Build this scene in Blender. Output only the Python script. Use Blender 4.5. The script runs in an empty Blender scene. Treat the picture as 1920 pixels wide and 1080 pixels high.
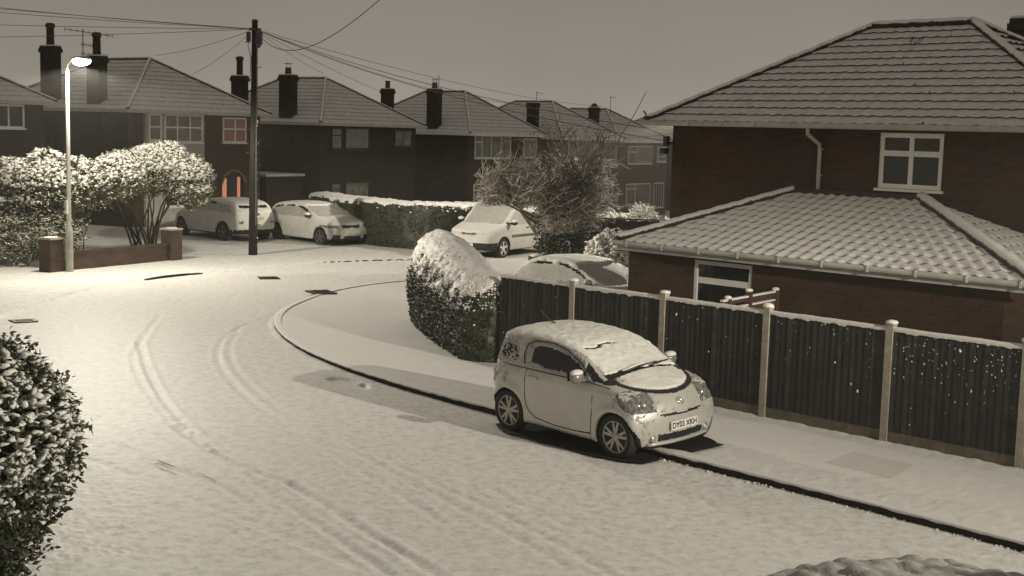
import bpy, math, random
import numpy as np
from mathutils import Vector, Matrix
R_ = math.radians
random.seed(7); RNG = np.random.default_rng(11)
scn = bpy.context.scene
COL = scn.collection

# ------------------------------------------------------------------ materials
def _mat(name):
    m = bpy.data.materials.new(name); m.use_nodes = True
    nt = m.node_tree; b = nt.nodes['Principled BSDF']
    return m, nt, b
def _noise(nt, scale, detail=4, rough=.6, coord='Object'):
    tc = nt.nodes.new('ShaderNodeTexCoord'); n = nt.nodes.new('ShaderNodeTexNoise')
    n.inputs['Scale'].default_value = scale; n.inputs['Detail'].default_value = detail; n.inputs['Roughness'].default_value = rough
    nt.links.new(tc.outputs[coord], n.inputs['Vector']); return n
def _ramp(nt, fac, stops):
    r = nt.nodes.new('ShaderNodeValToRGB'); nt.links.new(fac, r.inputs[0])
    el = r.color_ramp.elements
    while len(el) < len(stops): el.new(.5)
    for e, (p, c) in zip(el, stops): e.position = p; e.color = (c[0], c[1], c[2], 1)
    return r.outputs[0]
def _bump(nt, b, h, strength, dist, prev=None):
    bp = nt.nodes.new('ShaderNodeBump'); bp.inputs['Strength'].default_value = strength; bp.inputs['Distance'].default_value = dist
    nt.links.new(h, bp.inputs['Height'])
    if prev is not None: nt.links.new(prev, bp.inputs['Normal'])
    nt.links.new(bp.outputs[0], b.inputs['Normal']); return bp.outputs[0]
def M(name, c, rough=.7, var=.25, vs=6, metal=0, bump=0, bs=60, bd=.005, spec=.5, emit=None, es=0, coat=0):
    m, nt, b = _mat(name)
    b.inputs['Roughness'].default_value = rough; b.inputs['Metallic'].default_value = metal
    b.inputs['Specular IOR Level'].default_value = spec; b.inputs['Coat Weight'].default_value = coat
    if var:
        n = _noise(nt, vs); lo = [k * (1 - var) for k in c]; hi = [min(1, k * (1 + var)) for k in c]
        nt.links.new(_ramp(nt, n.outputs[0], [(.3, lo), (.7, hi)]), b.inputs['Base Color'])
    else: b.inputs['Base Color'].default_value = (*c, 1)
    if bump: _bump(nt, b, _noise(nt, bs).outputs[0], bump, bd)
    if emit: b.inputs['Emission Color'].default_value = (*emit, 1); b.inputs['Emission Strength'].default_value = es
    return m
SNOWC = (.80, .775, .735)
def snow_mat(name, c=SNOWC, b1=.5, s1=35, b2=.5, s2=140, var=.06, d1=.02, thin=None, thin_amt=.0):
    m, nt, b = _mat(name); b.inputs['Roughness'].default_value = .62; b.inputs['Specular IOR Level'].default_value = .25
    n = _noise(nt, 3.0, 5); lo = [k * (1 - var) for k in c]
    col = _ramp(nt, n.outputs[0], [(.3, lo), (.7, c)])
    if thin:
        n3 = _noise(nt, thin_amt, 6, .7); mx = nt.nodes.new('ShaderNodeMix'); mx.data_type = 'RGBA'
        f = _ramp(nt, n3.outputs[0], [(.45, (0, 0, 0)), (.75, (1, 1, 1))])
        nt.links.new(f, mx.inputs[0]); nt.links.new(col, mx.inputs[6]); mx.inputs[7].default_value = (*thin, 1); col = mx.outputs[2]
    nt.links.new(col, b.inputs['Base Color'])
    p = _bump(nt, b, _noise(nt, s1, 3).outputs[0], b1, d1)
    _bump(nt, b, _noise(nt, s2, 2).outputs[0], b2, .004, p)
    return m
def snowy(name, under, lo=.25, hi=.5, rough=.8, nz=18, c=SNOWC, var=.25, up=True):
    """a surface dusted with snow where it faces up"""
    m, nt, b = _mat(name); b.inputs['Roughness'].default_value = rough; b.inputs['Specular IOR Level'].default_value = .3
    g = nt.nodes.new('ShaderNodeNewGeometry'); sp = nt.nodes.new('ShaderNodeSeparateXYZ'); nt.links.new(g.outputs['Normal'], sp.inputs[0])
    n = _noise(nt, nz, 4); ad = nt.nodes.new('ShaderNodeMath'); ad.operation = 'MULTIPLY_ADD'
    nt.links.new(n.outputs[0], ad.inputs[0]); ad.inputs[1].default_value = .6; nt.links.new(sp.outputs[2], ad.inputs[2])
    f = _ramp(nt, ad.outputs[0], [(lo + .3, (0, 0, 0)), (hi + .3, (1, 1, 1))])
    u = _ramp(nt, _noise(nt, 9).outputs[0], [(.3, [k * (1 - var) for k in under]), (.7, [k * (1 + var) for k in under])])
    mx = nt.nodes.new('ShaderNodeMix'); mx.data_type = 'RGBA'
    nt.links.new(f, mx.inputs[0]); nt.links.new(u, mx.inputs[6]); mx.inputs[7].default_value = (*c, 1)
    nt.links.new(mx.outputs[2], b.inputs['Base Color'])
    _bump(nt, b, _noise(nt, 60).outputs[0], .4, .01)
    return m
def brick_mat(name, c1, c2, mortar, dark=None):
    m, nt, b = _mat(name); b.inputs['Roughness'].default_value = .85; b.inputs['Specular IOR Level'].default_value = .2
    tc = nt.nodes.new('ShaderNodeTexCoord'); br = nt.nodes.new('ShaderNodeTexBrick')
    nt.links.new(tc.outputs['UV'], br.inputs['Vector'])
    for k, v in (('Color1', c1), ('Color2', c2), ('Mortar', mortar)): br.inputs[k].default_value = (*v, 1)
    br.inputs['Scale'].default_value = 1; br.inputs['Mortar Size'].default_value = .006; br.inputs['Brick Width'].default_value = .225
    br.inputs['Row Height'].default_value = .075; br.inputs['Bias'].default_value = -.1
    b2 = nt.nodes.new('ShaderNodeTexBrick'); nt.links.new(tc.outputs['UV'], b2.inputs['Vector'])
    for k, v in (('Color1', (1, 1, 1)), ('Color2', (.36, .34, .33)), ('Mortar', (1, 1, 1))): b2.inputs[k].default_value = (*v, 1)
    b2.inputs['Scale'].default_value = 1; b2.inputs['Mortar Size'].default_value = 0; b2.inputs['Brick Width'].default_value = .45
    b2.inputs['Row Height'].default_value = .075; b2.inputs['Bias'].default_value = -.72; b2.offset = .37
    mx = nt.nodes.new('ShaderNodeMix'); mx.data_type = 'RGBA'; mx.blend_type = 'MULTIPLY'; mx.inputs[0].default_value = 1
    nt.links.new(br.outputs[0], mx.inputs[6]); nt.links.new(b2.outputs[0], mx.inputs[7])
    n = _noise(nt, 1.3, 6, .7); mx2 = nt.nodes.new('ShaderNodeMix'); mx2.data_type = 'RGBA'; mx2.blend_type = 'MULTIPLY'; mx2.inputs[0].default_value = 1
    nt.links.new(mx.outputs[2], mx2.inputs[6]); nt.links.new(_ramp(nt, n.outputs[0], [(.3, (.7, .7, .7)), (.7, (1.1, 1.1, 1.1))]), mx2.inputs[7])
    nt.links.new(mx2.outputs[2], b.inputs['Base Color'])
    _bump(nt, b, br.outputs['Fac'], -.6, .006)
    return m

m_snow = snow_mat('snow')
m_snow_road = snow_mat('snow_on_road', b1=.22, s1=34, b2=.55, s2=120, d1=.02, thin=(.50, .485, .44), thin_amt=7.)
m_snow_pave = snow_mat('snow_on_pavement', b1=.4, s1=22, b2=.5, s2=95, d1=.018)
m_snow_soft = snow_mat('soft_snow', b1=.35, s1=14, b2=.3, s2=70, d1=.03)
m_snow_car = snow_mat('snow_on_car', c=(.70, .68, .63), b1=.35, s1=60, b2=.6, s2=260, d1=.006)
m_grain = snow_mat('grainy_snow', c=(.62, .6, .55), b1=1, s1=90, b2=.8, s2=220, d1=.02, thin=(.12, .115, .1), thin_amt=38.)
m_snow_roof = snow_mat('thin_roof_snow', c=(.74, .725, .70), b1=.4, s1=20, b2=.4, s2=90, var=.1, thin=(.50, .475, .45), thin_amt=4.)
m_snow_low = snow_mat('low_roof_snow', c=(.80, .775, .73), b1=.4, s1=20, b2=.4, s2=90, var=.1, thin=(.66, .63, .59), thin_amt=6.)
m_snow_leaf = snow_mat('shaded_snow_on_leaves', c=(.42, .41, .38), b1=.5, s1=18, b2=.3, s2=80, d1=.02)  # snow colour lowered to put shade on the laurel's lumps
m_snow_hedge = snow_mat('shaded_snow_on_front_hedge', c=(.34, .33, .31), b1=.5, s1=18, b2=.3, s2=80, d1=.02)  # darker snow, the front hedge's shade worked into its colour
m_rut = snow_mat('slushy_rut', c=(.16, .15, .13), b1=.8, s1=30, b2=.5, s2=90)
m_tile = M('dark_roof_tile', (.035, .028, .025), .8)
m_ridge = snowy('ridge_tile_with_snow', (.04, .03, .028), .25, .5)
m_brick = brick_mat('red_brick', (.076, .039, .022), (.048, .027, .016), (.070, .052, .036))
m_brick_far = brick_mat('dark_far_brick', (.044, .034, .025), (.031, .025, .019), (.043, .036, .028))
m_brick_wall = brick_mat('garden_brick', (.085, .055, .038), (.060, .040, .028), (.08, .062, .048))
m_render = M('pale_render', (.42, .40, .35), .85, .12, 3)
m_dkrender = M('grey_brown_render', (.145, .122, .10), .9, .15, 2)
m_white = M('white_upvc', (.78, .76, .70), .4, .06, 8)
m_gutter = M('grey_white_gutter', (.46, .45, .41), .55, .12, 5)
m_glass = M('dark_glass', (.012, .014, .013), .08, 0)
m_curtain = M('net_curtain_glass', (.22, .22, .185), .3, .35, 4)
m_glass_far = M('curtained_glass', (.15, .155, .125), .25, .5, 2.2)
m_glass_lit = M('rosy_lit_glass', (.12, .06, .045), .3, .3, 3, emit=(.75, .30, .22), es=.05)
m_lit = M('lit_door_glass', (.3, .12, .08), .4, 0, emit=(1, .38, .22), es=.42)
m_silver = M('silver_paint', (.56, .54, .49), .36, .06, 3, metal=.35, coat=.5)
m_mirror = M('grey_mirror_shell', (.16, .155, .14), .3, 0, coat=.5)
m_black = M('black_trim', (.012, .012, .012), .4, 0)
m_rubber = M('tyre_rubber', (.018, .018, .018), .85, .2, 30)
m_rim = M('alloy', (.42, .40, .36), .4, .1, 20, metal=.7)
m_dark_rim = M('dirty_alloy', (.16, .155, .14), .5, .1, 20, metal=.5)
m_under = M('underbody', (.01, .01, .01), .9, 0)
m_lens = M('headlamp_lens', (.16, .15, .14), .12, .8, 22, coat=1)
m_bright = M('lamp_reflector', (.8, .78, .7), .15, 0, metal=.8)
m_plate = M('white_plate', (.75, .74, .66), .5, 0)
m_yplate = M('yellow_plate', (.42, .38, .16), .5, .2, 30)
m_black_ink = M('black_ink', (.01, .01, .01), .6, 0)
m_whitecar = snow_mat('frosted_white_paint', c=(.66, .645, .59), b1=.3, s1=30, b2=.6, s2=160, d1=.006, var=.15)
m_frost = snow_mat('frosted_glass', c=(.50, .485, .44), b1=.6, s1=40, b2=.8, s2=160, d1=.01, var=.2, thin=(.3, .29, .26), thin_amt=12.)  # darker frost, carrying the shade of windscreens turned from the lamp
m_darkcar = M('dark_paint', (.03, .033, .036), .3, .2, 5, coat=.6)
m_board_b = M('faded_stained_board', (.030, .027, .024), .8, .5, 5, bump=.4, bs=30)
m_board_c = M('fresh_stained_board', (.014, .013, .012), .7, .4, 5, bump=.4, bs=30)
m_post = M('concrete_post', (.34, .31, .25), .9, .2, 12, bump=.4)
m_gravel = M('concrete_gravel_board', (.135, .112, .082), .95, .3, 5, bump=.5)
m_board = M('black_stained_board', (.021, .0195, .018), .75, .45, 4, bump=.4, bs=30)
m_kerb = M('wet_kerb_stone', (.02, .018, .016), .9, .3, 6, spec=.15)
m_iron = M('bare_iron', (.05, .042, .035), .6, .4, 30)
m_pole = snowy('tarred_pole', (.016, .013, .010), .75, .95)
m_lamp_post = M('galvanised_post', (.36, .35, .30), .55, .15, 9)
m_cable = M('black_cable', (.10, .092, .08), .8, 0)
m_leaf = M('dark_leaf', (.028, .033, .015), .5, .6, 8)
m_leaf_olive = M('olive_leaf', (.10, .105, .03), .5, .6, 6)
m_leaf_snow = snowy('hedge_leaf', (.028, .036, .014), .35, .62, c=(.72, .7, .62))
m_leaf_osnow = snowy('snowy_olive_leaf', (.10, .105, .03), .42, .72, c=(.74, .72, .66))
m_leaf_lsnow = snowy('snowy_laurel_leaf', (.026, .032, .014), .45, .75, c=(.50, .48, .44))
m_leaf_pale = snowy('pale_leaf', (.17, .145, .08), .1, .4)
m_bark = snowy('bark_with_snow', (.125, .105, .08), .25, .55, c=(.62, .59, .52))
m_bark_d = M('dark_stem', (.05, .042, .03), .9, .4, 20)
m_rail = M('white_rail', (.75, .73, .68), .5, .05)
m_trellis = M('red_brown_timber', (.07, .032, .024), .8, .3, 20)
m_wood_fence = M('dark_timber_fence', (.02, .017, .014), .85, .4, 6)
m_pot = M('clay_pot', (.10, .045, .03), .85, .3, 9)
m_gold = M('emissive_lamp', (.9, .9, .8), .4, 0, emit=(1, .93, .66), es=60)

m_haze = bpy.data.materials.new('haze'); m_haze.use_nodes = True; _n = m_haze.node_tree; _n.nodes.remove(_n.nodes['Principled BSDF']); _v = _n.nodes.new('ShaderNodeVolumePrincipled'); _v.inputs['Color'].default_value = (.9, .88, .84, 1); _v.inputs['Density'].default_value = .0010; _v.inputs['Anisotropy'].default_value = .3
_n.links.new(_v.outputs[0], _n.nodes['Material Output'].inputs['Volume'])
# ------------------------------------------------------------------ mesh helpers
def np_mesh(name, V, F, mats, parent=None, fm=None, smooth=True, uv=False):
    """V (n,3) array, F (m,k) array of equal-sized faces"""
    V = np.asarray(V, np.float32); F = np.asarray(F, np.int32)
    me = bpy.data.meshes.new(name); me.vertices.add(len(V)); me.vertices.foreach_set('co', V.ravel())
    k = F.shape[1]; me.loops.add(F.size); me.loops.foreach_set('vertex_index', F.ravel())
    me.polygons.add(len(F)); me.polygons.foreach_set('loop_start', np.arange(0, F.size, k, dtype=np.int32))
    try: me.polygons.foreach_set('loop_total', np.full(len(F), k, np.int32))
    except Exception: pass
    if fm is not None: me.polygons.foreach_set('material_index', np.asarray(fm, np.int32))
    me.polygons.foreach_set('use_smooth', np.full(len(F), smooth, bool))
    me.update(calc_edges=True); me.validate()
    for m in (mats if isinstance(mats, (list, tuple)) else [mats]): me.materials.append(m)
    if uv: box_uv(me)
    o = bpy.data.objects.new(name, me); COL.objects.link(o)
    if parent: o.parent = parent
    return o
def box_uv(me):
    uvl = me.uv_layers.new(name='UV'); n = len(me.loops)
    vi = np.empty(n, np.int32); me.loops.foreach_get('vertex_index', vi)
    co = np.empty(len(me.vertices) * 3, np.float32); me.vertices.foreach_get('co', co); co = co.reshape(-1, 3)[vi]
    uv = np.zeros((n, 2), np.float32)
    for p in me.polygons:
        a = p.normal; s = slice(p.loop_start, p.loop_start + p.loop_total)
        if abs(a.z) > .8: uv[s, 0] = co[s, 0]; uv[s, 1] = co[s, 1]
        elif abs(a.x) > abs(a.y): uv[s, 0] = co[s, 1]; uv[s, 1] = co[s, 2]
        else: uv[s, 0] = co[s, 0]; uv[s, 1] = co[s, 2]
    uvl.data.foreach_set('uv', uv.ravel())
class MB:
    def __init__(s): s.v = []; s.f = []; s.m = []; s.T = None
    def pt(s, p):
        p = Vector(p); s.v.append(tuple(s.T @ p) if s.T else tuple(p)); return len(s.v) - 1
    def face(s, pts, m=0): s.f.append([s.pt(p) for p in pts]); s.m.append(m)
    def box(s, a, b, m=0, top=None, bev=0):
        x0, y0, z0 = a; x1, y1, z1 = b
        c = [s.pt(p) for p in ((x0, y0, z0), (x1, y0, z0), (x1, y1, z0), (x0, y1, z0), (x0, y0, z1), (x1, y0, z1), (x1, y1, z1), (x0, y1, z1))]
        for i, q in enumerate(((0, 3, 2, 1), (0, 1, 5, 4), (1, 2, 6, 5), (2, 3, 7, 6), (3, 0, 4, 7), (4, 5, 6, 7))):
            s.f.append([c[k] for k in q]); s.m.append(top if (i == 5 and top is not None) else m)
    def tube(s, pts, r, n=6, m=0, cap=True, ell=None):
        pts = [Vector(p) for p in pts]; rs = r if isinstance(r, (list, tuple)) else [r] * len(pts); rings = []
        for i, p in enumerate(pts):
            d = (pts[min(i + 1, len(pts) - 1)] - pts[max(i - 1, 0)]); d = d.normalized() if d.length > 1e-9 else Vector((0, 0, 1))
            a = d.cross(Vector((0, 0, 1)));
            if a.length < .05: a = d.cross(Vector((0, 1, 0)))
            a.normalize(); b = a.cross(d)
            rings.append([s.pt(p + (a * math.cos(2 * math.pi * k / n) + b * math.sin(2 * math.pi * k / n) * (ell or 1)) * rs[i]) for k in range(n)])
        for A, B in zip(rings, rings[1:]):
            for k in range(n): s.f.append([A[k], A[(k + 1) % n], B[(k + 1) % n], B[k]]); s.m.append(m)
        if cap: s.f.append(rings[0][::-1]); s.m.append(m); s.f.append(rings[-1][:]); s.m.append(m)
    def lathe(s, c, axis, prof, n=24, m=0, ms=None):
        """prof: list of (along, radius)"""
        c = Vector(c); ax = Vector(axis).normalized(); a = ax.cross(Vector((0, 0, 1)))
        if a.length < .05: a = Vector((1, 0, 0))
        a.normalize(); b = ax.cross(a); rings = []
        for (t, r) in prof: rings.append([s.pt(c + ax * t + (a * math.cos(2 * math.pi * k / n) + b * math.sin(2 * math.pi * k / n)) * r) for k in range(n)])
        for i, (A, B) in enumerate(zip(rings, rings[1:])):
            for k in range(n): s.f.append([A[k], A[(k + 1) % n], B[(k + 1) % n], B[k]]); s.m.append(ms[i] if ms else m)
        s.f.append(rings[0][::-1]); s.m.append(m); s.f.append(rings[-1][:]); s.m.append(m)
    def ell(s, c, r, m=0, n=12, k=8, jit=0):
        c = Vector(c); rings = []
        for i in range(1, k):
            th = math.pi * i / k
            rings.append([s.pt((c.x + r[0] * math.sin(th) * math.cos(2 * math.pi * j / n) * (1 + random.uniform(-jit, jit)), c.y + r[1] * math.sin(th) * math.sin(2 * math.pi * j / n) * (1 + random.uniform(-jit, jit)), c.z + r[2] * math.cos(th))) for j in range(n)])
        t = s.pt((c.x, c.y, c.z + r[2])); bt = s.pt((c.x, c.y, c.z - r[2]))
        for j in range(n):
            s.f.append([t, rings[0][j], rings[0][(j + 1) % n]]); s.m.append(m)
            s.f.append([bt, rings[-1][(j + 1) % n], rings[-1][j]]); s.m.append(m)
        for A, B in zip(rings, rings[1:]):
            for j in range(n): s.f.append([A[j], B[j], B[(j + 1) % n], A[(j + 1) % n]]); s.m.append(m)
    def build(s, name, mats, parent=None, smooth=False, uv=False):
        me = bpy.data.meshes.new(name); me.from_pydata(s.v, [], s.f)
        for m in (mats if isinstance(mats, (list, tuple)) else [mats]): me.materials.append(m)
        me.polygons.foreach_set('material_index', s.m); me.polygons.foreach_set('use_smooth', [smooth] * len(s.f)); me.update()
        if uv: box_uv(me)
        o = bpy.data.objects.new(name, me); COL.objects.link(o)
        if parent: o.parent = parent
        return o
def tag(o, label, cat, group=None):
    o['label'] = label; o['category'] = cat
    if group: o['group'] = group
    return o
def thing(name, label, cat, loc=(0, 0, 0), rz=0, group=None):
    o = bpy.data.objects.new(name, None); o.empty_display_size = .2; COL.objects.link(o); o.location = loc; o.rotation_euler = (0, 0, rz)
    return tag(o, label, cat, group)
def struct(o, kind='structure', label=None):
    o['kind'] = kind
    if label: o['label'] = label
    return o
def copy_tree(o, parent=None):
    c = o.copy(); COL.objects.link(c); c.parent = parent
    for ch in list(o.children): copy_tree(ch, c)
    return c

# ------------------------------------------------------------------ noise + signed distance tools
def _hash(i, j, k, seed):
    h = (i.astype(np.int64) * 374761393 + j.astype(np.int64) * 668265263 + k.astype(np.int64) * 2147483647 + seed * 974711) & 0xffffffff
    h = ((h ^ (h >> 13)) * 1274126177) & 0xffffffff; h = h ^ (h >> 16)
    return (h & 0xffff) / 65535.
def vnoise(x, y, z=0., seed=0):
    x, y, z = np.broadcast_arrays(np.asarray(x, float), y, z)
    i, j, k = np.floor(x), np.floor(y), np.floor(z); u, v, w = x - i, y - j, z - k
    u, v, w = u * u * (3 - 2 * u), v * v * (3 - 2 * v), w * w * (3 - 2 * w); r = 0
    for a in (0, 1):
        for b in (0, 1):
            for c in (0, 1): r = r + _hash(i + a, j + b, k + c, seed) * (u if a else 1 - u) * (v if b else 1 - v) * (w if c else 1 - w)
    return r
def fbm(x, y, z=0., o=4, seed=0):
    r = 0; a = .5
    for q in range(o): r = r + a * vnoise(np.asarray(x) * 2 ** q, np.asarray(y) * 2 ** q, np.asarray(z) * 2 ** q, seed + q); a *= .5
    return r / (1 - .5 ** o)
def smax(a, b, k):
    h = np.clip(.5 + .5 * (a - b) / k, 0, 1); return b * (1 - h) + a * h + k * h * (1 - h)
def smin(a, b, k): return -smax(-a, -b, k)
def sdf_poly(px, pz, poly):
    P = np.array(poly, float); d = np.full(px.shape, 1e9); ins = np.zeros(px.shape, bool)
    for A, B in zip(P, np.roll(P, -1, 0)):
        e = B - A; wx, wz = px - A[0], pz - A[1]; t = np.clip((wx * e[0] + wz * e[1]) / (e @ e + 1e-12), 0, 1)
        d = np.minimum(d, (wx - e[0] * t) ** 2 + (wz - e[1] * t) ** 2)
        c = ((A[1] > pz) != (B[1] > pz)); 
        with np.errstate(divide='ignore', invalid='ignore'): xi = A[0] + (pz - A[1]) * e[0] / (e[1] if abs(e[1]) > 1e-9 else 1e-9)
        ins ^= c & (px < xi)
    return np.sqrt(d) * np.where(ins, -1, 1)
def inpoly(x, z, poly): return sdf_poly(x, z, poly) < 0
def smooth_poly(P, n=3):
    P = [np.array(p, float) for p in P]
    for _ in range(n):
        Q = []
        for a, b in zip(P, P[1:] + P[:1]): Q += [a * .75 + b * .25, a * .25 + b * .75]
        P = Q
    return np.array(P)
def nets(F, o, h):
    S = F < 0; nx, ny, nz = F.shape
    def s(a, i, j, k): return a[i:nx - 1 + i, j:ny - 1 + j, k:nz - 1 + k]
    cnt = sum(s(S, i, j, k).astype(np.int8) for i in (0, 1) for j in (0, 1) for k in (0, 1)); act = (cnt > 0) & (cnt < 8)
    I = np.argwhere(act); idx = np.full(act.shape, -1, np.int64); idx[act] = np.arange(len(I))
    acc = np.zeros((len(I), 3)); n = np.zeros(len(I)); i0, j0, k0 = I.T
    for ax in range(3):
        for b in (0, 1):
            for c in (0, 1):
                o1 = [0, 0, 0]; oa = [q for q in range(3) if q != ax]; o1[oa[0]] = b; o1[oa[1]] = c; o2 = list(o1); o2[ax] = 1
                f1 = F[i0 + o1[0], j0 + o1[1], k0 + o1[2]]; f2 = F[i0 + o2[0], j0 + o2[1], k0 + o2[2]]
                m = (f1 < 0) != (f2 < 0); t = np.where(m, f1 / np.where(m, f1 - f2, 1), 0)
                p = np.tile(np.array(o1, float), (len(I), 1)); p[:, ax] = t; acc += p * m[:, None]; n += m
    V = (I + acc / n[:, None]) * h + np.array(o); Q = []
    for ax in range(3):
        a, b = [q for q in range(3) if q != ax]
        if ax == 1: a, b = b, a
        sl1 = [slice(None)] * 3; sl2 = [slice(None)] * 3; sl1[ax] = slice(0, -1); sl2[ax] = slice(1, None)
        A, B = S[tuple(sl1)], S[tuple(sl2)]; E = np.argwhere(A != B)
        E = E[(E[:, a] > 0) & (E[:, b] > 0) & (E[:, a] < F.shape[a] - 1) & (E[:, b] < F.shape[b] - 1)]
        if not len(E): continue
        def g(da, db):
            q = E.copy(); q[:, a] -= da; q[:, b] -= db; return idx[q[:, 0], q[:, 1], q[:, 2]]
        q = np.stack([g(1, 1), g(0, 1), g(0, 0), g(1, 0)], 1); fl = ~A[E[:, 0], E[:, 1], E[:, 2]]; q[fl] = q[fl][:, ::-1]; Q.append(q)
    Q = np.concatenate(Q); Q = Q[(Q >= 0).all(1)]
    return V, Q
def fnormals(V, Q):
    a, b = V[Q[:, 2]] - V[Q[:, 0]], V[Q[:, 3]] - V[Q[:, 1]]; n = np.cross(a, b); return n / (np.linalg.norm(n, axis=1)[:, None] + 1e-12)
def vnormals(V, Q):
    fn = fnormals(V, Q); N = np.zeros_like(V)
    for k in range(Q.shape[1]): np.add.at(N, Q[:, k], fn)
    return N / (np.linalg.norm(N, axis=1)[:, None] + 1e-12)
def submesh(V, Q, mask):
    q = Q[mask]; u, inv = np.unique(q, return_inverse=True); return V[u], inv.reshape(q.shape), u
def sheet(V, Q, mask, th, N=None, seed=0, rough=.3, fs=9.):
    """snow lying on the masked faces: lifted by th, its rim pulled down onto the surface"""
    if N is None: N = vnormals(V, Q)
    v, q, u = submesh(V, Q, mask)
    if not len(q): return None
    e = np.sort(np.concatenate([q[:, [k, (k + 1) % q.shape[1]]] for k in range(q.shape[1])]), 1)
    key = e[:, 0].astype(np.int64) * (len(v) + 1) + e[:, 1]; kk, cnt = np.unique(key, return_counts=True)
    bk = kk[cnt == 1]; rim = np.zeros(len(v), bool); rim[bk // (len(v) + 1)] = True; rim[bk % (len(v) + 1)] = True
    t = th * (1 + rough * (vnoise(v[:, 0] * fs, v[:, 1] * fs, v[:, 2] * fs, seed) * 2 - 1)); t = np.where(rim, -.004, t)
    return v + N[u] * t[:, None], q
def grid3(a, b, h):
    X = [np.arange(a[i], b[i] + h, h) for i in range(3)]; return np.meshgrid(*X, indexing='ij')
ICO = None
def ico():
    global ICO
    if ICO is None:
        import bmesh
        bm = bmesh.new(); bmesh.ops.create_icosphere(bm, subdivisions=1, radius=1); bm.verts.ensure_lookup_table()
        ICO = (np.array([v.co[:] for v in bm.verts]), np.array([[v.index for v in f.verts] for f in bm.faces])); bm.free()
    return ICO
def rotm(n, tilt=.5, rng=RNG):
    a = rng.uniform(0, 2 * np.pi, n); b = rng.normal(0, tilt, n); c = rng.normal(0, tilt, n)
    ca, sa, cb, sb, cc, sc = np.cos(a), np.sin(a), np.cos(b), np.sin(b), np.cos(c), np.sin(c); z = np.zeros(n); o = np.ones(n)
    Rz = np.stack([ca, -sa, z, sa, ca, z, z, z, o], 1).reshape(-1, 3, 3); Rx = np.stack([o, z, z, z, cb, -sb, z, sb, cb], 1).reshape(-1, 3, 3)
    Ry = np.stack([cc, z, sc, z, o, z, -sc, z, cc], 1).reshape(-1, 3, 3); return Rz @ Rx @ Ry
def scatter(bv, bf, P, S, Rm, jit=0):
    n = len(P); V = np.einsum('nij,nkj->nki', Rm, bv[None] * S[:, None, :])
    if jit: V = V * (1 + RNG.uniform(-jit, jit, (n, len(bv), 1)))
    V = V + P[:, None, :]; F = bf[None] + (np.arange(n) * len(bv))[:, None, None]
    return V.reshape(-1, 3), F.reshape(-1, bf.shape[1])
LEAFV = np.array([(0, 0, 0), (.45, .30, -.06), (1, 0, -.16), (.45, -.30, -.06), (.45, 0, .05)], float)
LEAFF = np.array([(0, 3, 4), (3, 2, 4), (2, 1, 4), (1, 0, 4)])
# ------------------------------------------------------------------ camera, sky, lamps
cam = bpy.data.cameras.new('camera'); camo = bpy.data.objects.new('camera', cam); COL.objects.link(camo); scn.camera = camo
cam.sensor_width = 36; cam.lens = 36 * 2468.5 / 1920; cam.clip_end = 2000; cam.clip_start = .1
PITCH, ROLL = .117694, .0274857
_f = Vector((0, math.cos(PITCH), -math.sin(PITCH))); _r = Vector((1, 0, 0)); _u = _r.cross(_f)
_rr = _r * math.cos(ROLL) + _u * math.sin(ROLL); _uu = _u * math.cos(ROLL) - _r * math.sin(ROLL)
mw = Matrix((_rr, _uu, -_f)).transposed().to_4x4(); mw.translation = Vector((0, 0, 4.1211)); camo.matrix_world = mw

w = bpy.data.worlds.new('World'); scn.world = w; w.use_nodes = True; nt = w.node_tree; bg = nt.nodes['Background']
tc = nt.nodes.new('ShaderNodeTexCoord'); sx = nt.nodes.new('ShaderNodeSeparateXYZ'); nt.links.new(tc.outputs['Generated'], sx.inputs[0])
nz = nt.nodes.new('ShaderNodeTexNoise'); nz.inputs['Scale'].default_value = 3.2; nz.inputs['Detail'].default_value = 3; nt.links.new(tc.outputs['Generated'], nz.inputs['Vector'])
ma = nt.nodes.new('ShaderNodeMath'); ma.operation = 'MULTIPLY_ADD'; nt.links.new(nz.outputs[0], ma.inputs[0]); ma.inputs[1].default_value = .17; nt.links.new(sx.outputs[2], ma.inputs[2])
# low overcast lit from below by the town: brightest near the horizon
c = _ramp(nt, ma.outputs[0], [(.05, (.43, .385, .328)), (.14, (.30, .268, .229)), (.25, (.212, .190, .162)), (.6, (.20, .180, .154))])
nt.links.new(c, bg.inputs['Color']); bg.inputs['Strength'].default_value = 1.0

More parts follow.
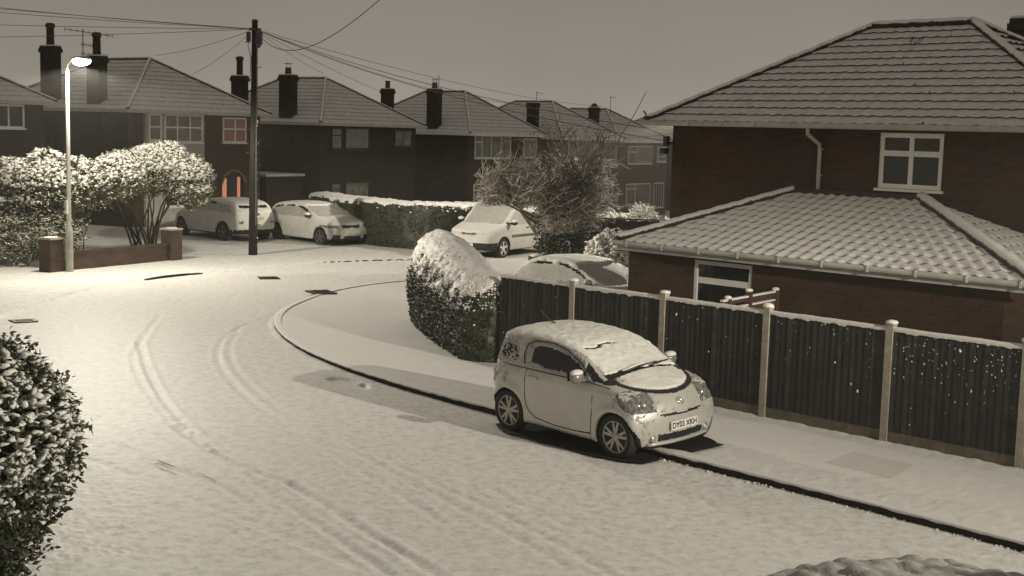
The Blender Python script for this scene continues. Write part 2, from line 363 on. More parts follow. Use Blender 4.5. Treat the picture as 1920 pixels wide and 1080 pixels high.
LAMP_C = (1, .935, .79)
def street_lamp(x, y, rz, label, power, plate=True, h=5.5, size=R_(172), reach=.75, back=.2, po=-2.4, cl=.24, lo_=-.40, hi_=.2):
    t = thing('street_lamp', label, 'street lamp', (x, y, 0), rz, 'street lamps')
    b = MB(); b.lathe((0, 0, 0), (0, 0, 1), [(-.1, .10), (1.15, .10), (1.22, .085), (1.30, .062), (h * .6, .055), (h, .045)], 14); b.build('post', m_lamp_post, t, True)
    b = MB(); b.box((-.05, -.106, .35), (.05, -.098, .95)); b.build('access_door', m_gutter, t)
    b = MB(); b.tube([(0, 0, h - .05), (0.02, 0, h + .08), (.12, 0, h + .16), (.3, 0, h + .20)], .028, 8); b.build('arm', m_lamp_post, t, True)
    b = MB(); b.ell((reach - .1, 0, h + .23), (.42, .13, .07), 0, 16, 8)
    hd = b.build('lantern', m_lamp_post, t, True)
    b = MB(); b.ell((reach - .1, 0, h + .17), (.36, .15, .125), 0, 20, 10); b.build('lamp_glass', m_gold, hd, True)
    if plate:
        b = MB(); b.box((-.035, -.11, 1.62), (.075, -.065, 1.98)); b.box((-.02, -.12, 1.7), (.05, -.108, 1.9), 1); b.build('number_plate', [m_white, m_gutter], t)
    L = bpy.data.lights.new('street_lamp_light', 'SPOT'); L.energy = power; L.color = LAMP_C; L.shadow_soft_size = .10; L.spot_size = size; L.spot_blend = .25
    # road-lighting optics: strongest at a flat angle, weaker straight down and behind the post
    L.use_nodes = True; nt = L.node_tree; em = nt.nodes['Emission']; tc = nt.nodes.new('ShaderNodeTexCoord'); sp = nt.nodes.new('ShaderNodeSeparateXYZ'); nt.links.new(tc.outputs['Normal'], sp.inputs[0])
    ab = nt.nodes.new('ShaderNodeMath'); ab.operation = 'ABSOLUTE'; nt.links.new(sp.outputs[2], ab.inputs[0])
    mx = nt.nodes.new('ShaderNodeMath'); mx.operation = 'MAXIMUM'; nt.links.new(ab.outputs[0], mx.inputs[0]); mx.inputs[1].default_value = cl
    pw = nt.nodes.new('ShaderNodeMath'); pw.operation = 'POWER'; nt.links.new(mx.outputs[0], pw.inputs[0]); pw.inputs[1].default_value = po
    mr = nt.nodes.new('ShaderNodeMapRange'); nt.links.new(sp.outputs[0], mr.inputs[0]); mr.inputs[1].default_value = lo_; mr.inputs[2].default_value = hi_; mr.inputs[3].default_value = back; mr.inputs[4].default_value = 1
    ml = nt.nodes.new('ShaderNodeMath'); ml.operation = 'MULTIPLY'; nt.links.new(pw.outputs[0], ml.inputs[0]); nt.links.new(mr.outputs[0], ml.inputs[1]); nt.links.new(ml.outputs[0], em.inputs['Strength'])
    lo = bpy.data.objects.new('street_lamp_light', L); COL.objects.link(lo); lo.parent = t; lo.location = (reach - .1, 0, h + .02); return t
street_lamp(-11.97, 35.37, R_(-38), 'lit lamp post rising through the snowy shrubs beside the low brick wall', 1900, po=-1.5, cl=.29, back=.42)
street_lamp(11.3, 9.3, R_(215), 'lamp post on the pavement beside the black fence, right of the camera', 860, plate=False, lo_=-.45, hi_=.3, back=.12)
street_lamp(5.75, 43.6, R_(170), 'lamp post behind the large brick house lighting the white van', 420, plate=False, h=4.6)

# ------------------------------------------------------------------ ground: road, pavements, kerbs
def chaikin(P, n=2):
    P = [np.array(p, float) for p in P]
    for _ in range(n):
        Q = [P[0]]
        for a, b in zip(P, P[1:]): Q += [a * .75 + b * .25, a * .25 + b * .75]
        P = Q + [P[-1]]
    return np.array(P)
KERB = chaikin([(10.5, 7.4), (5.31, 13.08), (3.6, 14.92), (1.98, 16.59), (-.22, 18.95), (-1.28, 20.09), (-2.23, 21.28), (-3.1, 22.48), (-3.89, 23.91), (-4.61, 25.7), (-5.01, 27.45), (-5.1, 29.1), (-4.9, 30.74), (-4.55, 32.5), (-3.6, 34.4), (-2, 36.0), (1, 37.2), (6, 38), (14, 38.6)])
FARK = chaikin([(-13.0, 20.5), (-11.2, 24), (-10.51, 26.78), (-10.61, 28.85), (-10.43, 31.53), (-9.88, 34.08), (-8.35, 36.5), (-7.15, 38.3), (-5.88, 40.0), (-4.37, 41.1), (-3.16, 41.62), (0, 42.1), (6, 42.8), (14, 43.3)])
NEARK = chaikin([(-9.2, 18.6), (-7.2, 17.2), (-5.41, 15.9), (-3.88, 14.36), (-2.7, 13.26), (-1.55, 12.08), (-.2, 10.7), (3, 7.4)])
def dline(x, y, P):
    d = np.full(x.shape, 1e9)
    for A, B in zip(P, P[1:]):
        e = B - A; t = np.clip(((x - A[0]) * e[0] + (y - A[1]) * e[1]) / (e @ e), 0, 1); d = np.minimum(d, np.hypot(x - A[0] - e[0] * t, y - A[1] - e[1] * t))
    return d
def terrain(y): return -.028 * np.clip(np.asarray(y, float) - 50, 0, 40)
kpoly = np.vstack([KERB, [(40, 38.6), (40, 0), (17, 0)]]); fpoly = np.vstack([FARK, [(40, 43.3), (40, 120), (-80, 120), (-80, 20.5)]]); npoly = np.vstack([NEARK, [(3, 0), (-60, 0), (-60, 18.6)]])
nc, nr = 560, 840
tt = np.linspace(-.50, .50, nc); YY = 8.2 * (66 / 8.2) ** np.linspace(0, 1, nr)
Yg, Tg = np.meshgrid(YY, tt, indexing='ij'); Xg = Yg * Tg
dk = -sdf_poly(Xg, Yg, kpoly); df = -sdf_poly(Xg, Yg, fpoly); dn = -sdf_poly(Xg, Yg, npoly)
def sstep(a, b, x): t = np.clip((x - a) / (b - a), 0, 1); return t * t * (3 - 2 * t)
Z = terrain(Yg) + .016 * fbm(Xg * .9, Yg * .9, 0, 3, 5) - .008
Z += .05 * sstep(-.03, .10, dn) + .008 * np.exp(-((dn - .02) / .05) ** 2) - .010 * np.exp(-((dn + .13) / .06) ** 2)
Z += .055 * sstep(-.02, .06, df)
fore = np.clip((27 - Yg) / 12, 0, 1)
patch = sstep(.38, .62, fbm(Xg * .55, Yg * .55, 3.3, 3, 9))
rot = (Xg * .708 - Yg * .706), (Xg * .706 + Yg * .708)
grit = fbm(rot[0] * 13, rot[1] * 19, 0, 2, 21); grit2 = vnoise(rot[0] * 20, rot[1] * 30, 0, 31)
Z += fore * (.12 + .88 * patch) * (.017 * (grit - .5) - .016 * np.clip(grit2 - .62, 0, 1))
Z += .004 * (fbm(Xg * 12, Yg * 12, 0, 2, 4) - .5)
def gpt(x, y, z=0.):
    d = _f + _rr * ((x - 960) / 2468.5) - _uu * ((y - 540) / 2468.5); t = (z - 4.1211) / d.z; return np.array([d.x * t, d.y * t])
TR = [([(300, 590), (262, 640), (248, 672), (262, 712), (300, 765), (345, 815), (395, 850)], .45), ([(262, 640), (272, 690), (310, 760), (395, 845), (470, 900), (560, 960), (660, 1030), (740, 1085)], 1.0),
      ([(520, 590), (450, 612), (412, 640), (405, 672), (430, 715), (480, 760), (545, 800), (620, 850), (720, 910), (830, 980)], .6), ([(450, 612), (425, 655), (445, 700), (500, 750), (560, 790)], .6),
      ([(330, 800), (400, 850), (470, 885), (540, 905), (620, 950), (700, 1005), (780, 1050), (830, 1085)], 1.0), ([(540, 905), (640, 975), (760, 1040), (810, 1085)], .6),
      ([(640, 825), (720, 860), (800, 900), (900, 945), (1010, 1000), (1120, 1060), (1160, 1090)], .6), ([(600, 810), (720, 880), (820, 930), (960, 1005), (1060, 1060)], .6),
      ([(215, 830), (260, 855), (300, 872), (370, 890), (440, 925), (470, 945)], .5), ([(800, 880), (900, 905), (1000, 960), (1100, 1000), (1250, 1060)], .35)]
rut = np.zeros_like(Z); brk = .72 + .28 * sstep(.35, .6, fbm(Xg * 2.2, Yg * 2.2, 7, 2, 13))
for pts, amp in TR:
    P = chaikin([gpt(*p) for p in pts], 2); mid = (Yg > P[:, 1].min() - 1) & (Yg < P[:, 1].max() + 1)
    d = np.full(Z.shape, 9.); d[mid] = dline(Xg[mid], Yg[mid], P) + .03 * (fbm(Xg[mid] * 4, Yg[mid] * 4, 0, 2, 3) - .5)
    Z += amp * brk * (-.021 * np.exp(-(d / .045) ** 2) + .010 * np.exp(-((d - .11) / .04) ** 2) + .012 * (grit2 - .5) * np.exp(-(d / .16) ** 2))
P = chaikin([gpt(*p) for p in [(293, 869), (330, 884), (372, 894), (425, 918), (465, 942)]], 2); d = dline(Xg, Yg, P)
bare = np.zeros(Z.shape, bool); Z -= .015 * np.exp(-(d / .05) ** 2); RUT = P
# sunk, smoother snow over the inspection cover in the pavement
ipoly = [(4.0, 16.27), (4.53, 16.87), (5.15, 16.26), (4.66, 15.55)]; di = sdf_poly(Xg, Yg, ipoly)
PZ = terrain(Yg) + .085 + .010 * fbm(Xg * 1.2, Yg * 1.2, 0, 3, 15) + (1 - .9 * (di < 0)) * (.020 * fore + .003) * (fbm(Xg * 9, Yg * 9, 0, 3, 41) - .45) - .010 * sstep(.02, -.06, di)
PZ += .03 * sstep(2.55, 2.85, dk) * (.5 + fbm(Xg * 7, Yg * 7, 0, 2, 8)) * (Yg < 21)
Z += .045 * sstep(19, 25, Yg) * np.exp(-(dk / .10) ** 2) * (dk <= .02) * (.6 + .8 * fbm(Xg * 3, Yg * 3, 0, 2, 88))
# shallow melted gully by the kerb
ga = (Xg + 2.62) * .62 - (Yg - 21.1) * .785; gb = (Xg + 2.62) * .785 + (Yg - 21.1) * .62; ge = np.hypot(ga / .62, gb / .24)
Z -= .045 * sstep(1.0, .75, ge) * (dk < 0); Z += .05 * (ge < .8) * (dk > -.3) * sstep(.55, .7, fbm(Xg * 9, Yg * 9, 0, 2, 66))
def gfaces(mask):
    i = np.argwhere(mask); a = i[:, 0] * nc + i[:, 1]; return np.stack([a, a + 1, a + nc + 1, a + nc], 1)
def anyq(m): return m[:-1, :-1] | m[1:, :-1] | m[:-1, 1:] | m[1:, 1:]
def allq(m): return ~anyq(~m)
VG = np.stack([Xg, Yg, Z], -1).reshape(-1, 3); VP = np.stack([Xg, Yg, PZ], -1).reshape(-1, 3)
far_m = allq(df > .0); near_m = allq(dn > 0) & ~far_m; right_m = allq(dk > .05); road_m = anyq(dk < .06) & ~far_m & ~near_m
bq = anyq(bare)
def gobj(name, V, mask, mats, fm=None):
    q = gfaces(mask); u, inv = np.unique(q, return_inverse=True); return struct(np_mesh(name, V[u], inv.reshape(q.shape), mats, fm=fm))
gobj('road', VG, road_m, [m_snow_road, m_kerb], fm=bq[road_m].astype(int))
gobj('pavement', VP, right_m, m_snow_pave)
gobj('near_pavement', VG, near_m, [m_snow_road, m_kerb], fm=bq[near_m].astype(int))
gobj('far_pavement', VG, far_m, m_snow_road)
gx, gy = np.meshgrid(np.linspace(-90, 90, 81), np.linspace(-20, 190, 81), indexing='ij'); gz = terrain(gy) - .10
i = np.arange(80 * 80); a = (i // 80) * 81 + i % 80
struct(np_mesh('ground', np.stack([gx, gy, gz], -1).reshape(-1, 3), np.stack([a, a + 81, a + 82, a + 1], 1), m_snow_soft))
# kerb stones: exposed dark riser with a crust of snow on top
def kerb_strip(P, name, top=.108, w=.13, a0=0, a1=None, rag=.03, seed=1, mat=m_kerb):
    seg = np.hypot(*(P[1:] - P[:-1]).T); s = np.concatenate([[0], np.cumsum(seg)]); n = int(s[-1] / .04); q = np.linspace(0, s[-1], n)
    X = np.interp(q, s, P[:, 0]); Y = np.interp(q, s, P[:, 1]); tx, ty = np.gradient(X), np.gradient(Y); L = np.hypot(tx, ty); nx, ny = ty / L, -tx / L
    r = fbm(q * 6, 0, 0, 3, seed); lift = rag * sstep(.5, .8, fbm(q * 1.3, 5, 0, 2, seed + 5)); zb = np.full(n, -.05); y0 = terrain(Y)
    rows = [(0, zb), (0.0, y0 + top - .022 - .02 * r), (-.012, y0 + top - .008 - .012 * r), (.02, y0 + top), (w, y0 + top + 0 * r)]
    V = np.concatenate([np.stack([X + nx * o, Y + ny * o, z], 1) for o, z in rows]); F = []; fm = []
    for k in range(len(rows) - 1):
        a = np.arange(n - 1) + k * n; F.append(np.stack([a, a + 1, a + n + 1, a + n], 1)); fm.append(np.full(n - 1, 0 if k == 0 else 1))
    o = np_mesh(name, V, np.concatenate(F), [mat, m_snow_pave], fm=np.concatenate(fm)); return struct(o), (X, Y, nx, ny, q)
k1, (KX, KY, KNX, KNY, KQ) = kerb_strip(KERB, 'kerb')
# small ridge of crumbled snow at the foot of the kerb
r = RNG; sel = r.integers(0, len(KX), 900); off = -np.abs(r.normal(0, .03, 900)) - .005; sc = r.uniform(.008, .028, 900)
keep = vnoise(KQ[sel] * .9, 0, 0, 3) > .42; iv, if_ = ico()
V, F = scatter(iv, if_, np.stack([KX[sel] + KNX[sel] * off, KY[sel] + KNY[sel] * off, np.full(900, .0) + .004], 1)[keep], np.stack([sc, sc, sc * .6], 1)[keep], rotm(keep.sum(), .2), .15)
struct(np_mesh('kerb_snow', V, F, m_snow_pave), 'stuff', 'crumbs of snow along the foot of the right-hand kerb')
def arc(P, a, b):
    seg = np.hypot(*(P[1:] - P[:-1]).T); s = np.concatenate([[0], np.cumsum(seg)]); q = np.linspace(a, b, 24); return np.stack([np.interp(q, s, P[:, 0]), np.interp(q, s, P[:, 1])], 1)
def fark_s(x, y):
    seg = np.hypot(*(FARK[1:] - FARK[:-1]).T); s = np.concatenate([[0], np.cumsum(seg)]); q = np.linspace(0, s[-1], 3000); X = np.interp(q, s, FARK[:, 0]); Y = np.interp(q, s, FARK[:, 1]); return q[np.argmin(np.hypot(X - x, Y - y))]
spans = [((285, 527), (400, 516))] + [((a_, 493 - (a_ - 600) * .03), (a_ + l_, 493 - (a_ - 600) * .03)) for a_, l_ in ((604, 5), (618, 12), (634, 7), (647, 17), (668, 9), (681, 14), (700, 22), (727, 11), (742, 16), (762, 13))]
mbk = MB()
for A, B in spans:
    a, b = fark_s(*gpt(*A)), fark_s(*gpt(*B)); P = arc(FARK, a, b); big = A[0] < 300
    for k in range(len(P) - 1):
        h = (.045 if big else .018) * math.sin(math.pi * (k + .5) / (len(P) - 1)) ** .5 + .006
        t = P[k + 1] - P[k]; t = t / np.hypot(*t); nn = np.array([t[1], -t[0]]) * -1
        p0, p1 = P[k] + nn * -.0, P[k + 1] + nn * -.0
        o = np.array([t[1], -t[0]]) * .03; s_ = 1 if True else -1
        mbk.face([(p0[0] + o[0], p0[1] + o[1], -.02), (p1[0] + o[0], p1[1] + o[1], -.02), (p1[0] + o[0], p1[1] + o[1], .012 + h), (p0[0] + o[0], p0[1] + o[1], .012 + h)])
        mbk.face([(p0[0] + o[0], p0[1] + o[1], .012 + h), (p1[0] + o[0], p1[1] + o[1], .012 + h), (p1[0] - o[0], p1[1] - o[1], .012 + h), (p0[0] - o[0], p0[1] - o[1], .012 + h)])
struct(mbk.build('far_kerb', m_kerb), 'structure')
b = MB()
for (a0, a1, wd_) in ((.04, .30, .024), (.36, .42, .008), (.52, .64, .014)):
    n = 16; L_, R2 = [], []
    for k in range(n + 1):
        q = a0 + (a1 - a0) * k / n; j = q * (len(RUT) - 1); i = min(int(j), len(RUT) - 2); p = RUT[i] + (RUT[i + 1] - RUT[i]) * (j - i); tg = RUT[i + 1] - RUT[i]; tg = tg / np.hypot(*tg); h = wd_ * math.sin(math.pi * k / n) ** .7 * random.uniform(.75, 1.1); L_.append((p[0] - tg[1] * h, p[1] + tg[0] * h, .062 - .014)); R2.append((p[0] + tg[1] * h, p[1] - tg[0] * h, .062 - .014))
    for k in range(n): b.face([L_[k], R2[k], R2[k + 1], L_[k + 1]])
struct(b.build('tyre_rut', m_rut))
ic = [(4.0, 16.27), (4.53, 16.87), (5.15, 16.26), (4.66, 15.55)]; b = MB(); b.face([(p[0], p[1], .093) for p in ic]); b.face([(p[0], p[1], .05) for p in ic][::-1])
for p, q in zip(ic, ic[1:] + ic[:1]): b.face([(p[0], p[1], .05), (p[0], p[1], .093), (q[0], q[1], .093), (q[0], q[1], .05)])
tag(b.build('inspection_cover', snow_mat('cover_snow', c=(.68, .66, .61), b1=.2, s1=60, b2=.2, s2=200, d1=.01)), 'square inspection cover showing smooth through the pavement snow below the black fence', 'cover')
for (x, y, hw, hd, rz, lab) in ((-4.66, 32.0, .30, .40, .5, 'bare dark iron cover at the tip of the snowy pavement corner'), (-6.6, 35.53, .29, .27, .3, 'bare dark iron cover out in the road at the far side of the bend'), (-9.97, 26.66, .26, .22, .6, 'bare dark iron cover near the left edge beyond the foreground bush')):
    b = MB(); n = 40; pts = []
    for k in range(n):
        a = 2 * math.pi * k / n; rr = 1 / max(abs(math.cos(a)), abs(math.sin(a))) * random.uniform(.80, 1.0); u, v = math.cos(a) * rr * hw, math.sin(a) * rr * hd
        pts.append((u, v))
    b.face([(u, v, .014) for u, v in pts]);
    for (u, v), (u2, v2) in zip(pts, pts[1:] + pts[:1]): b.face([(u, v, -.03), (u2, v2, -.03), (u2, v2, .014), (u, v, .014)])
    for k in range(-2, 3): b.box((-hw * .6, k * hd * .25 - .012, .014), (hw * .6, k * hd * .25 + .012, .022))
    o = b.build('manhole_cover', m_iron); zz = .105 if x > -5 and y < 33 else .012; o.location = (x, y, zz); o.rotation_euler = (0, 0, rz)
    tag(o, lab, 'manhole cover', 'bare iron covers in the snow')

# ------------------------------------------------------------------ building helpers
def wall_panel(b, W, z0, z1, holes, y=0, dep=.1, x0=0):
    xs = sorted({x0, W} | {h[0] for h in holes} | {h[1] for h in holes}); zs = sorted({z0, z1} | {h[2] for h in holes} | {h[3] for h in holes})
    for xa, xb in zip(xs, xs[1:]):
        for za, zb in zip(zs, zs[1:]):
            mx, mz = (xa + xb) / 2, (za + zb) / 2
            if any(h[0] < mx < h[1] and h[2] < mz < h[3] for h in holes): continue
            b.face([(xa, y, za), (xb, y, za), (xb, y, zb), (xa, y, zb)])
    for xa, xb, za, zb in holes:
        b.face([(xa, y, za), (xa, y, zb), (xa, y + dep, zb), (xa, y + dep, za)]); b.face([(xb, y, zb), (xb, y, za), (xb, y + dep, za), (xb, y + dep, zb)])
        b.face([(xa, y, zb), (xb, y, zb), (xb, y + dep, zb), (xa, y + dep, zb)]); b.face([(xb, y, za), (xa, y, za), (xa, y + dep, za), (xb, y + dep, za)])
def window(par, x0, x1, z0, z1, y, bars=(), fr=.06, mat=None, glass=None, sill=True, d=.05, label=None, sillmat=None, sn=False):
    mat = mat or m_white; b = MB(); e = .001
    b.box((x0, y - d, z0), (x0 + fr, y + d, z1)); b.box((x1 - fr, y - d, z0), (x1, y + d, z1)); b.box((x0 + fr + e, y - d + e, z1 - fr), (x1 - fr - e, y + d, z1 - e)); b.box((x0 + fr + e, y - d + e, z0 + e), (x1 - fr - e, y + d, z0 + fr))
    for q in bars:
        k, p, a, c = q[:4]; t = (q[4] if len(q) > 4 else fr) / 2
        if k == 'v': b.box((p - t, y - d + .004, a), (p + t, y + d - .004, c))
        else: b.box((a, y - d + .008, p - t), (c, y + d - .008, p + t))
    o = b.build('window', mat, par)
    if label: o['label'] = label
    g = MB(); g.box((x0 + fr * .5, y - .018, z0 + fr * .5), (x1 - fr * .5, y - .004, z1 - fr * .5)); g.build('pane', glass or m_glass, o)
    if sill: s = MB(); s.box((x0 - .05, y - d - .06, z0 - .05), (x1 + .05, y + d - .01, z0 - .003)); s.build('sill', sillmat or mat, o)
    return o
def roof_plane(b, A, B, C, D, n, cols, amp=.012, lam=.3, lip=.045, jit=.015, bare=.0, base=0, scrape=None, wb=.8):
    A, B, C, D = [np.array(p, float) for p in (A, B, C, D)]
    ea = (B - A) / np.linalg.norm(B - A); up = (C - A) - ea * ((C - A) @ ea); SL = np.linalg.norm(up); up /= SL; N = np.cross(ea, up)
    if N[2] < 0: N = -N
    s = np.linspace(0, 1, cols); rows = []
    for i in range(n):
        b0, b1 = i / n, (i + 1) / n; j = (RNG.random(cols) * .6 + .4 * vnoise(s * cols / 3., i, 0, 5)) * jit / SL
        rows += [(b0, 0., 0, wb), (b0 - j - .004 / SL, lip, 1, 1.), (b0 + .25 / n, lip * .8, 1, 1.), (b1 - .0005, .0, 1, wb)]
    base_i = len(b.v)
    for (bb, h, _, wv) in rows:
        bb = np.asarray(bb) * np.ones(cols); L = A[None] + np.outer(bb, C - A); Rr = B[None] + np.outer(bb, D - B); P = L + (Rr - L) * s[:, None]
        ac = (P - A) @ ea; hh = h + amp * wv * (np.cos(2 * np.pi * ac / lam)) + .004 * vnoise(ac * 3, bb * 40, 0, 3); P = P + N[None] * hh[:, None]
        for p in P: b.v.append(tuple(p)) if not b.T else b.v.append(tuple(b.T @ Vector(p)))
    for r in range(len(rows) - 1):
        for c in range(cols - 1):
            a = base_i + r * cols + c; m = 1 if r % 4 == 0 else 0
            if r % 4 == 1 and bare and random.random() < bare: m = 1
            if scrape and scrape(r // 4, s[c]): m = 1 if random.random() < .45 else m
            b.f.append([a, a + 1, a + cols + 1, a + cols]); b.m.append(base + m)
def hip_cap(b, P, Q, r=.10, n=30, m=0):
    P, Q = Vector(P), Vector(Q); pts = [P.lerp(Q, k / n) + Vector((0, 0, .02 + .012 * math.sin(k * 2.1) * random.random())) for k in range(n + 1)]
    b.tube(pts, [r * (1 + .10 * (k % 3 - 1) * random.random()) for k in range(n + 1)], 8, m)
def chimney(par, x0, x1, y0, y1, z0, z1, pot, mat, aerial=None):
    b = MB(); b.box((x0, y0, z0), (x1, y1, z1 - .25)); b.box((x0 - .05, y0 - .05, z1 - .25), (x1 + .05, y1 + .05, z1 - .1)); b.box((x0 - .02, y0 - .02, z1 - .1), (x1 + .02, y1 + .02, z1)); c = b.build('chimney', mat, par, uv=True)
    b = MB(); b.box((x0 + .0, y0 + .0, z1 + .002), (x1, y1, z1 + .05)); b.build('snow', m_snow_soft, c)
    cx, cy = (x0 + x1) / 2, (y0 + y1) / 2
    if pot == 'tall': b = MB(); b.lathe((cx, cy, z1 - .05), (0, 0, 1), [(0, .19), (.1, .16), (.78, .15), (.82, .19), (.93, .19), (.98, .12)], 12); b.build('chimney_pot', m_brick_far, c, True)
    elif pot == 'short': b = MB(); b.lathe((cx, cy, z1 - .05), (0, 0, 1), [(0, .17), (.08, .14), (.42, .13), (.45, .16), (.5, .15)], 12); b.build('chimney_pot', m_pot, c, True)
    elif pot == 'cowl':
        b = MB(); b.lathe((cx, cy, z1 - .05), (0, 0, 1), [(0, .17), (.36, .14), (.40, .15)], 12); q = b.build('chimney_pot', m_pot, c, True)
        b = MB(); [b.tube([(cx + .11 * math.cos(a), cy + .11 * math.sin(a), z1 + .33), (cx + .11 * math.cos(a), cy + .11 * math.sin(a), z1 + .52)], .012, 4) for a in (0, 1.6, 3.1, 4.7)]; b.lathe((cx, cy, z1 + .52), (0, 0, 1), [(0, .19), (.02, .2), (.03, .05)], 12); b.build('cowl', m_iron, c)
    elif pot == 'ball': b = MB(); b.ell((cx, cy, z1 + .08), (.22, .22, .2)); b.build('chimney_pot', m_iron, c, True)
    if aerial:
        ax, ay, h, booms = aerial; b = MB(); b.tube([(ax, ay, z1 - .5), (ax, ay, z1 + h)], .018, 5)
        for hz, l0, l1, el in booms:
            b.tube([(ax + l0, ay + .35 * l0, z1 + hz), (ax + l1, ay + .35 * l1, z1 + hz - .02)], .014, 4)
            if el:
                for k in range(9): t = l0 + (l1 - l0) * k / 8; b.tube([(ax + t, ay + .35 * t, z1 + hz - .10), (ax + t, ay + .35 * t, z1 + hz + .10)], .008, 3)
        b.build('aerial', m_iron, c)
    return c
def hip_roof(par, x0, x1, y0, y1, ze, zr, hf, hl, n=12, step=.25, amp=0, lam=.3, lip=.018, mats=None, capr=.075, planes='flbr', bare=0, scrape=None):
    """hipped roof; hf: hip run at front/back, hl at left/right; ridge runs where length is left"""
    rx0, rx1, ry0, ry1 = x0 + hl, x1 - hl, y0 + hf, y1 - hf
    E = [(x0, y0, ze), (x1, y0, ze), (x1, y1, ze), (x0, y1, ze)]; T = [(rx0, ry0, zr), (rx1, ry0, zr), (rx1, ry1, zr), (rx0, ry1, zr)]
    b = MB()
    for k, nm in enumerate('frbl'):
        if nm in planes:
            A, B, C, D = E[k], E[(k + 1) % 4], T[k], T[(k + 1) % 4]; L = math.dist(A, B); roof_plane(b, A, B, C, D, n, max(4, int(L / step)), amp, lam, lip, bare=bare, scrape=scrape if nm == 'f' else None)
    o = b.build('roof', mats or [m_snow_roof, m_tile], par, smooth=False)
    b = MB()
    for k in range(4): hip_cap(b, E[k], T[k], capr)
    if rx1 - rx0 > .05: hip_cap(b, T[0], T[1], capr, 14)
    if ry1 - ry0 > .05: hip_cap(b, T[0], T[3], capr, 14)
    b.build('ridge_tiles', m_ridge, o, True)
    b = MB(); b.face([(x0 + .02, y0 + .02, ze - .03), (x0 + .02, y1 - .02, ze - .03), (x1 - .02, y1 - .02, ze - .03), (x1 - .02, y0 + .02, ze - .03)]); b.build('soffit', m_gutter, o)
    return o

# ------------------------------------------------------------------ the far row of hipped houses
AZ = R_(56.97); DD = Vector((math.cos(AZ), math.sin(AZ), 0)); NN = Vector((-DD.y, DD.x, 0)); WW, WD = 7.24, 8.5
def far_house(corner, z0, ze, zr, label, feats, chims, brick=None, bay=None, door=None, fas=None):
    o = Vector((corner[0], corner[1], z0)) + DD * .35 + NN * .35; t = thing('house', label, 'house', o, AZ, 'hipped houses across the road'); e, rz = ze - z0, zr - z0; brick = brick or m_brick_far; chb = m_brick_far
    b = MB(); wall_panel(b, WW, -.6, e - .02, [] if not door else [door[:4]], dep=.5)
    for f4 in ([(0, WD, -.6), (0, 0, -.6), (0, 0, e - .02), (0, WD, e - .02)], [(WW, 0, -.6), (WW, WD, -.6), (WW, WD, e - .02), (WW, 0, e - .02)], [(WW, WD, -.6), (0, WD, -.6), (0, WD, e - .02), (WW, WD, e - .02)]): b.face(f4, 1)
    b.build('wall', [brick, m_brick_far if brick is m_brick else brick], t, uv=True)
    hip_roof(t, -.35, WW + .35, -.35, WD + .35, e, rz - .08, 3.2, 3.2 + .7 * 0 + (WW + .7) / 2 - 3.2, n=12)
    b = MB(); b.box((-.42, -.42, e - .12), (WW + .42, -.33, e + .01)); b.box((-.42, -.325, e - .12), (-.33, WD + .4, e + .01)); b.build('gutter', fas or m_gutter, t)
    if bay: b = MB(); b.box((bay[0], -.14, -.4), (bay[1], -.003, e - .06)); b.build('bay', m_render, t)
    for (x0, x1, a, c, bars, gl, fm, yy) in feats:
        window(t, x0, x1, a - z0, c - z0, yy, [(k, p if k == 'v' else p - z0, (q - z0) if k == 'v' else q, (r2 - z0) if k == 'v' else r2, .06) for k, p, q, r2 in bars], .07, fm, gl, d=.035)
    for (y0, y1, zt, pot, ae) in chims: chimney(t, -.06, .36, y0 + .42, y1, e - 2.5, zt - z0, pot, chb, ae)
    return t
G, GL, WH, DK = m_glass_far, m_glass, m_white, m_trellis
mull = lambda xs, a, c: [('v', x, a, c) for x in xs]
h0 = far_house((-21.04, 41.67), -.05, 4.75, 6.95, 'dark brick house cut off by the left edge, with one pale-framed upstairs window', [(5.0, 6.4, 3.78, 4.62, mull([5.75], 3.78, 4.62), GL, WH, 0)], [(1.2, 2.3, 6.9, 'short', None)])
h1 = far_house((-14.97, 51), -.10, 4.60, 6.84, 'brick house with pale rendered bay, rosy lit window and lit front door, behind the shrubs',
    [(.86, 1.50, 3.40, 4.47, [('h', 3.95, .86, 1.5)], G, WH, -.17), (1.66, 3.70, 3.34, 4.47, mull([2.34, 3.02], 3.34, 4.47) + [('h', 3.95, 1.66, 3.7)], G, WH, -.17), (5.0, 6.38, 3.36, 4.42, mull([5.72], 3.36, 4.42) + [('h', 3.93, 5.0, 6.38)], m_glass_lit, WH, 0), (1.66, 3.72, .75, 1.95, mull([2.34, 3.02], .75, 1.95), GL, WH, -.17)],
    [(1.2, 2.35, 6.66, 'tall', (-.1, 2.5, 1.05, [(.95, -1.2, 2.1, True), (.45, -.1, 1.1, True), (.1, -.1, 1.7, True)])), (4.0, 5.2, 7.08, 'tall', None)], brick=m_brick, bay=(.75, 3.85), door=(5.0, 6.3, -.6, 2.05))
b = MB(); b.box((5.0, .12, -.6), (6.3, .17, 2.05)); dr = b.build('door', m_black, h1)
b = MB(); b.box((5.04, .07, .3), (5.32, .115, 1.95)); b.box((5.98, .07, .3), (6.12, .115, 2.0)); b.build('lit_side_glass', m_lit, dr)
b = MB(); b.tube([(4.95, -.03, 1.75), (5.1, -.03, 2.05), (5.4, -.03, 2.25), (5.65, -.03, 2.3), (5.9, -.03, 2.25), (6.2, -.03, 2.05), (6.35, -.03, 1.75)], .05, 6); b.build('door_arch', m_dkrender, h1)
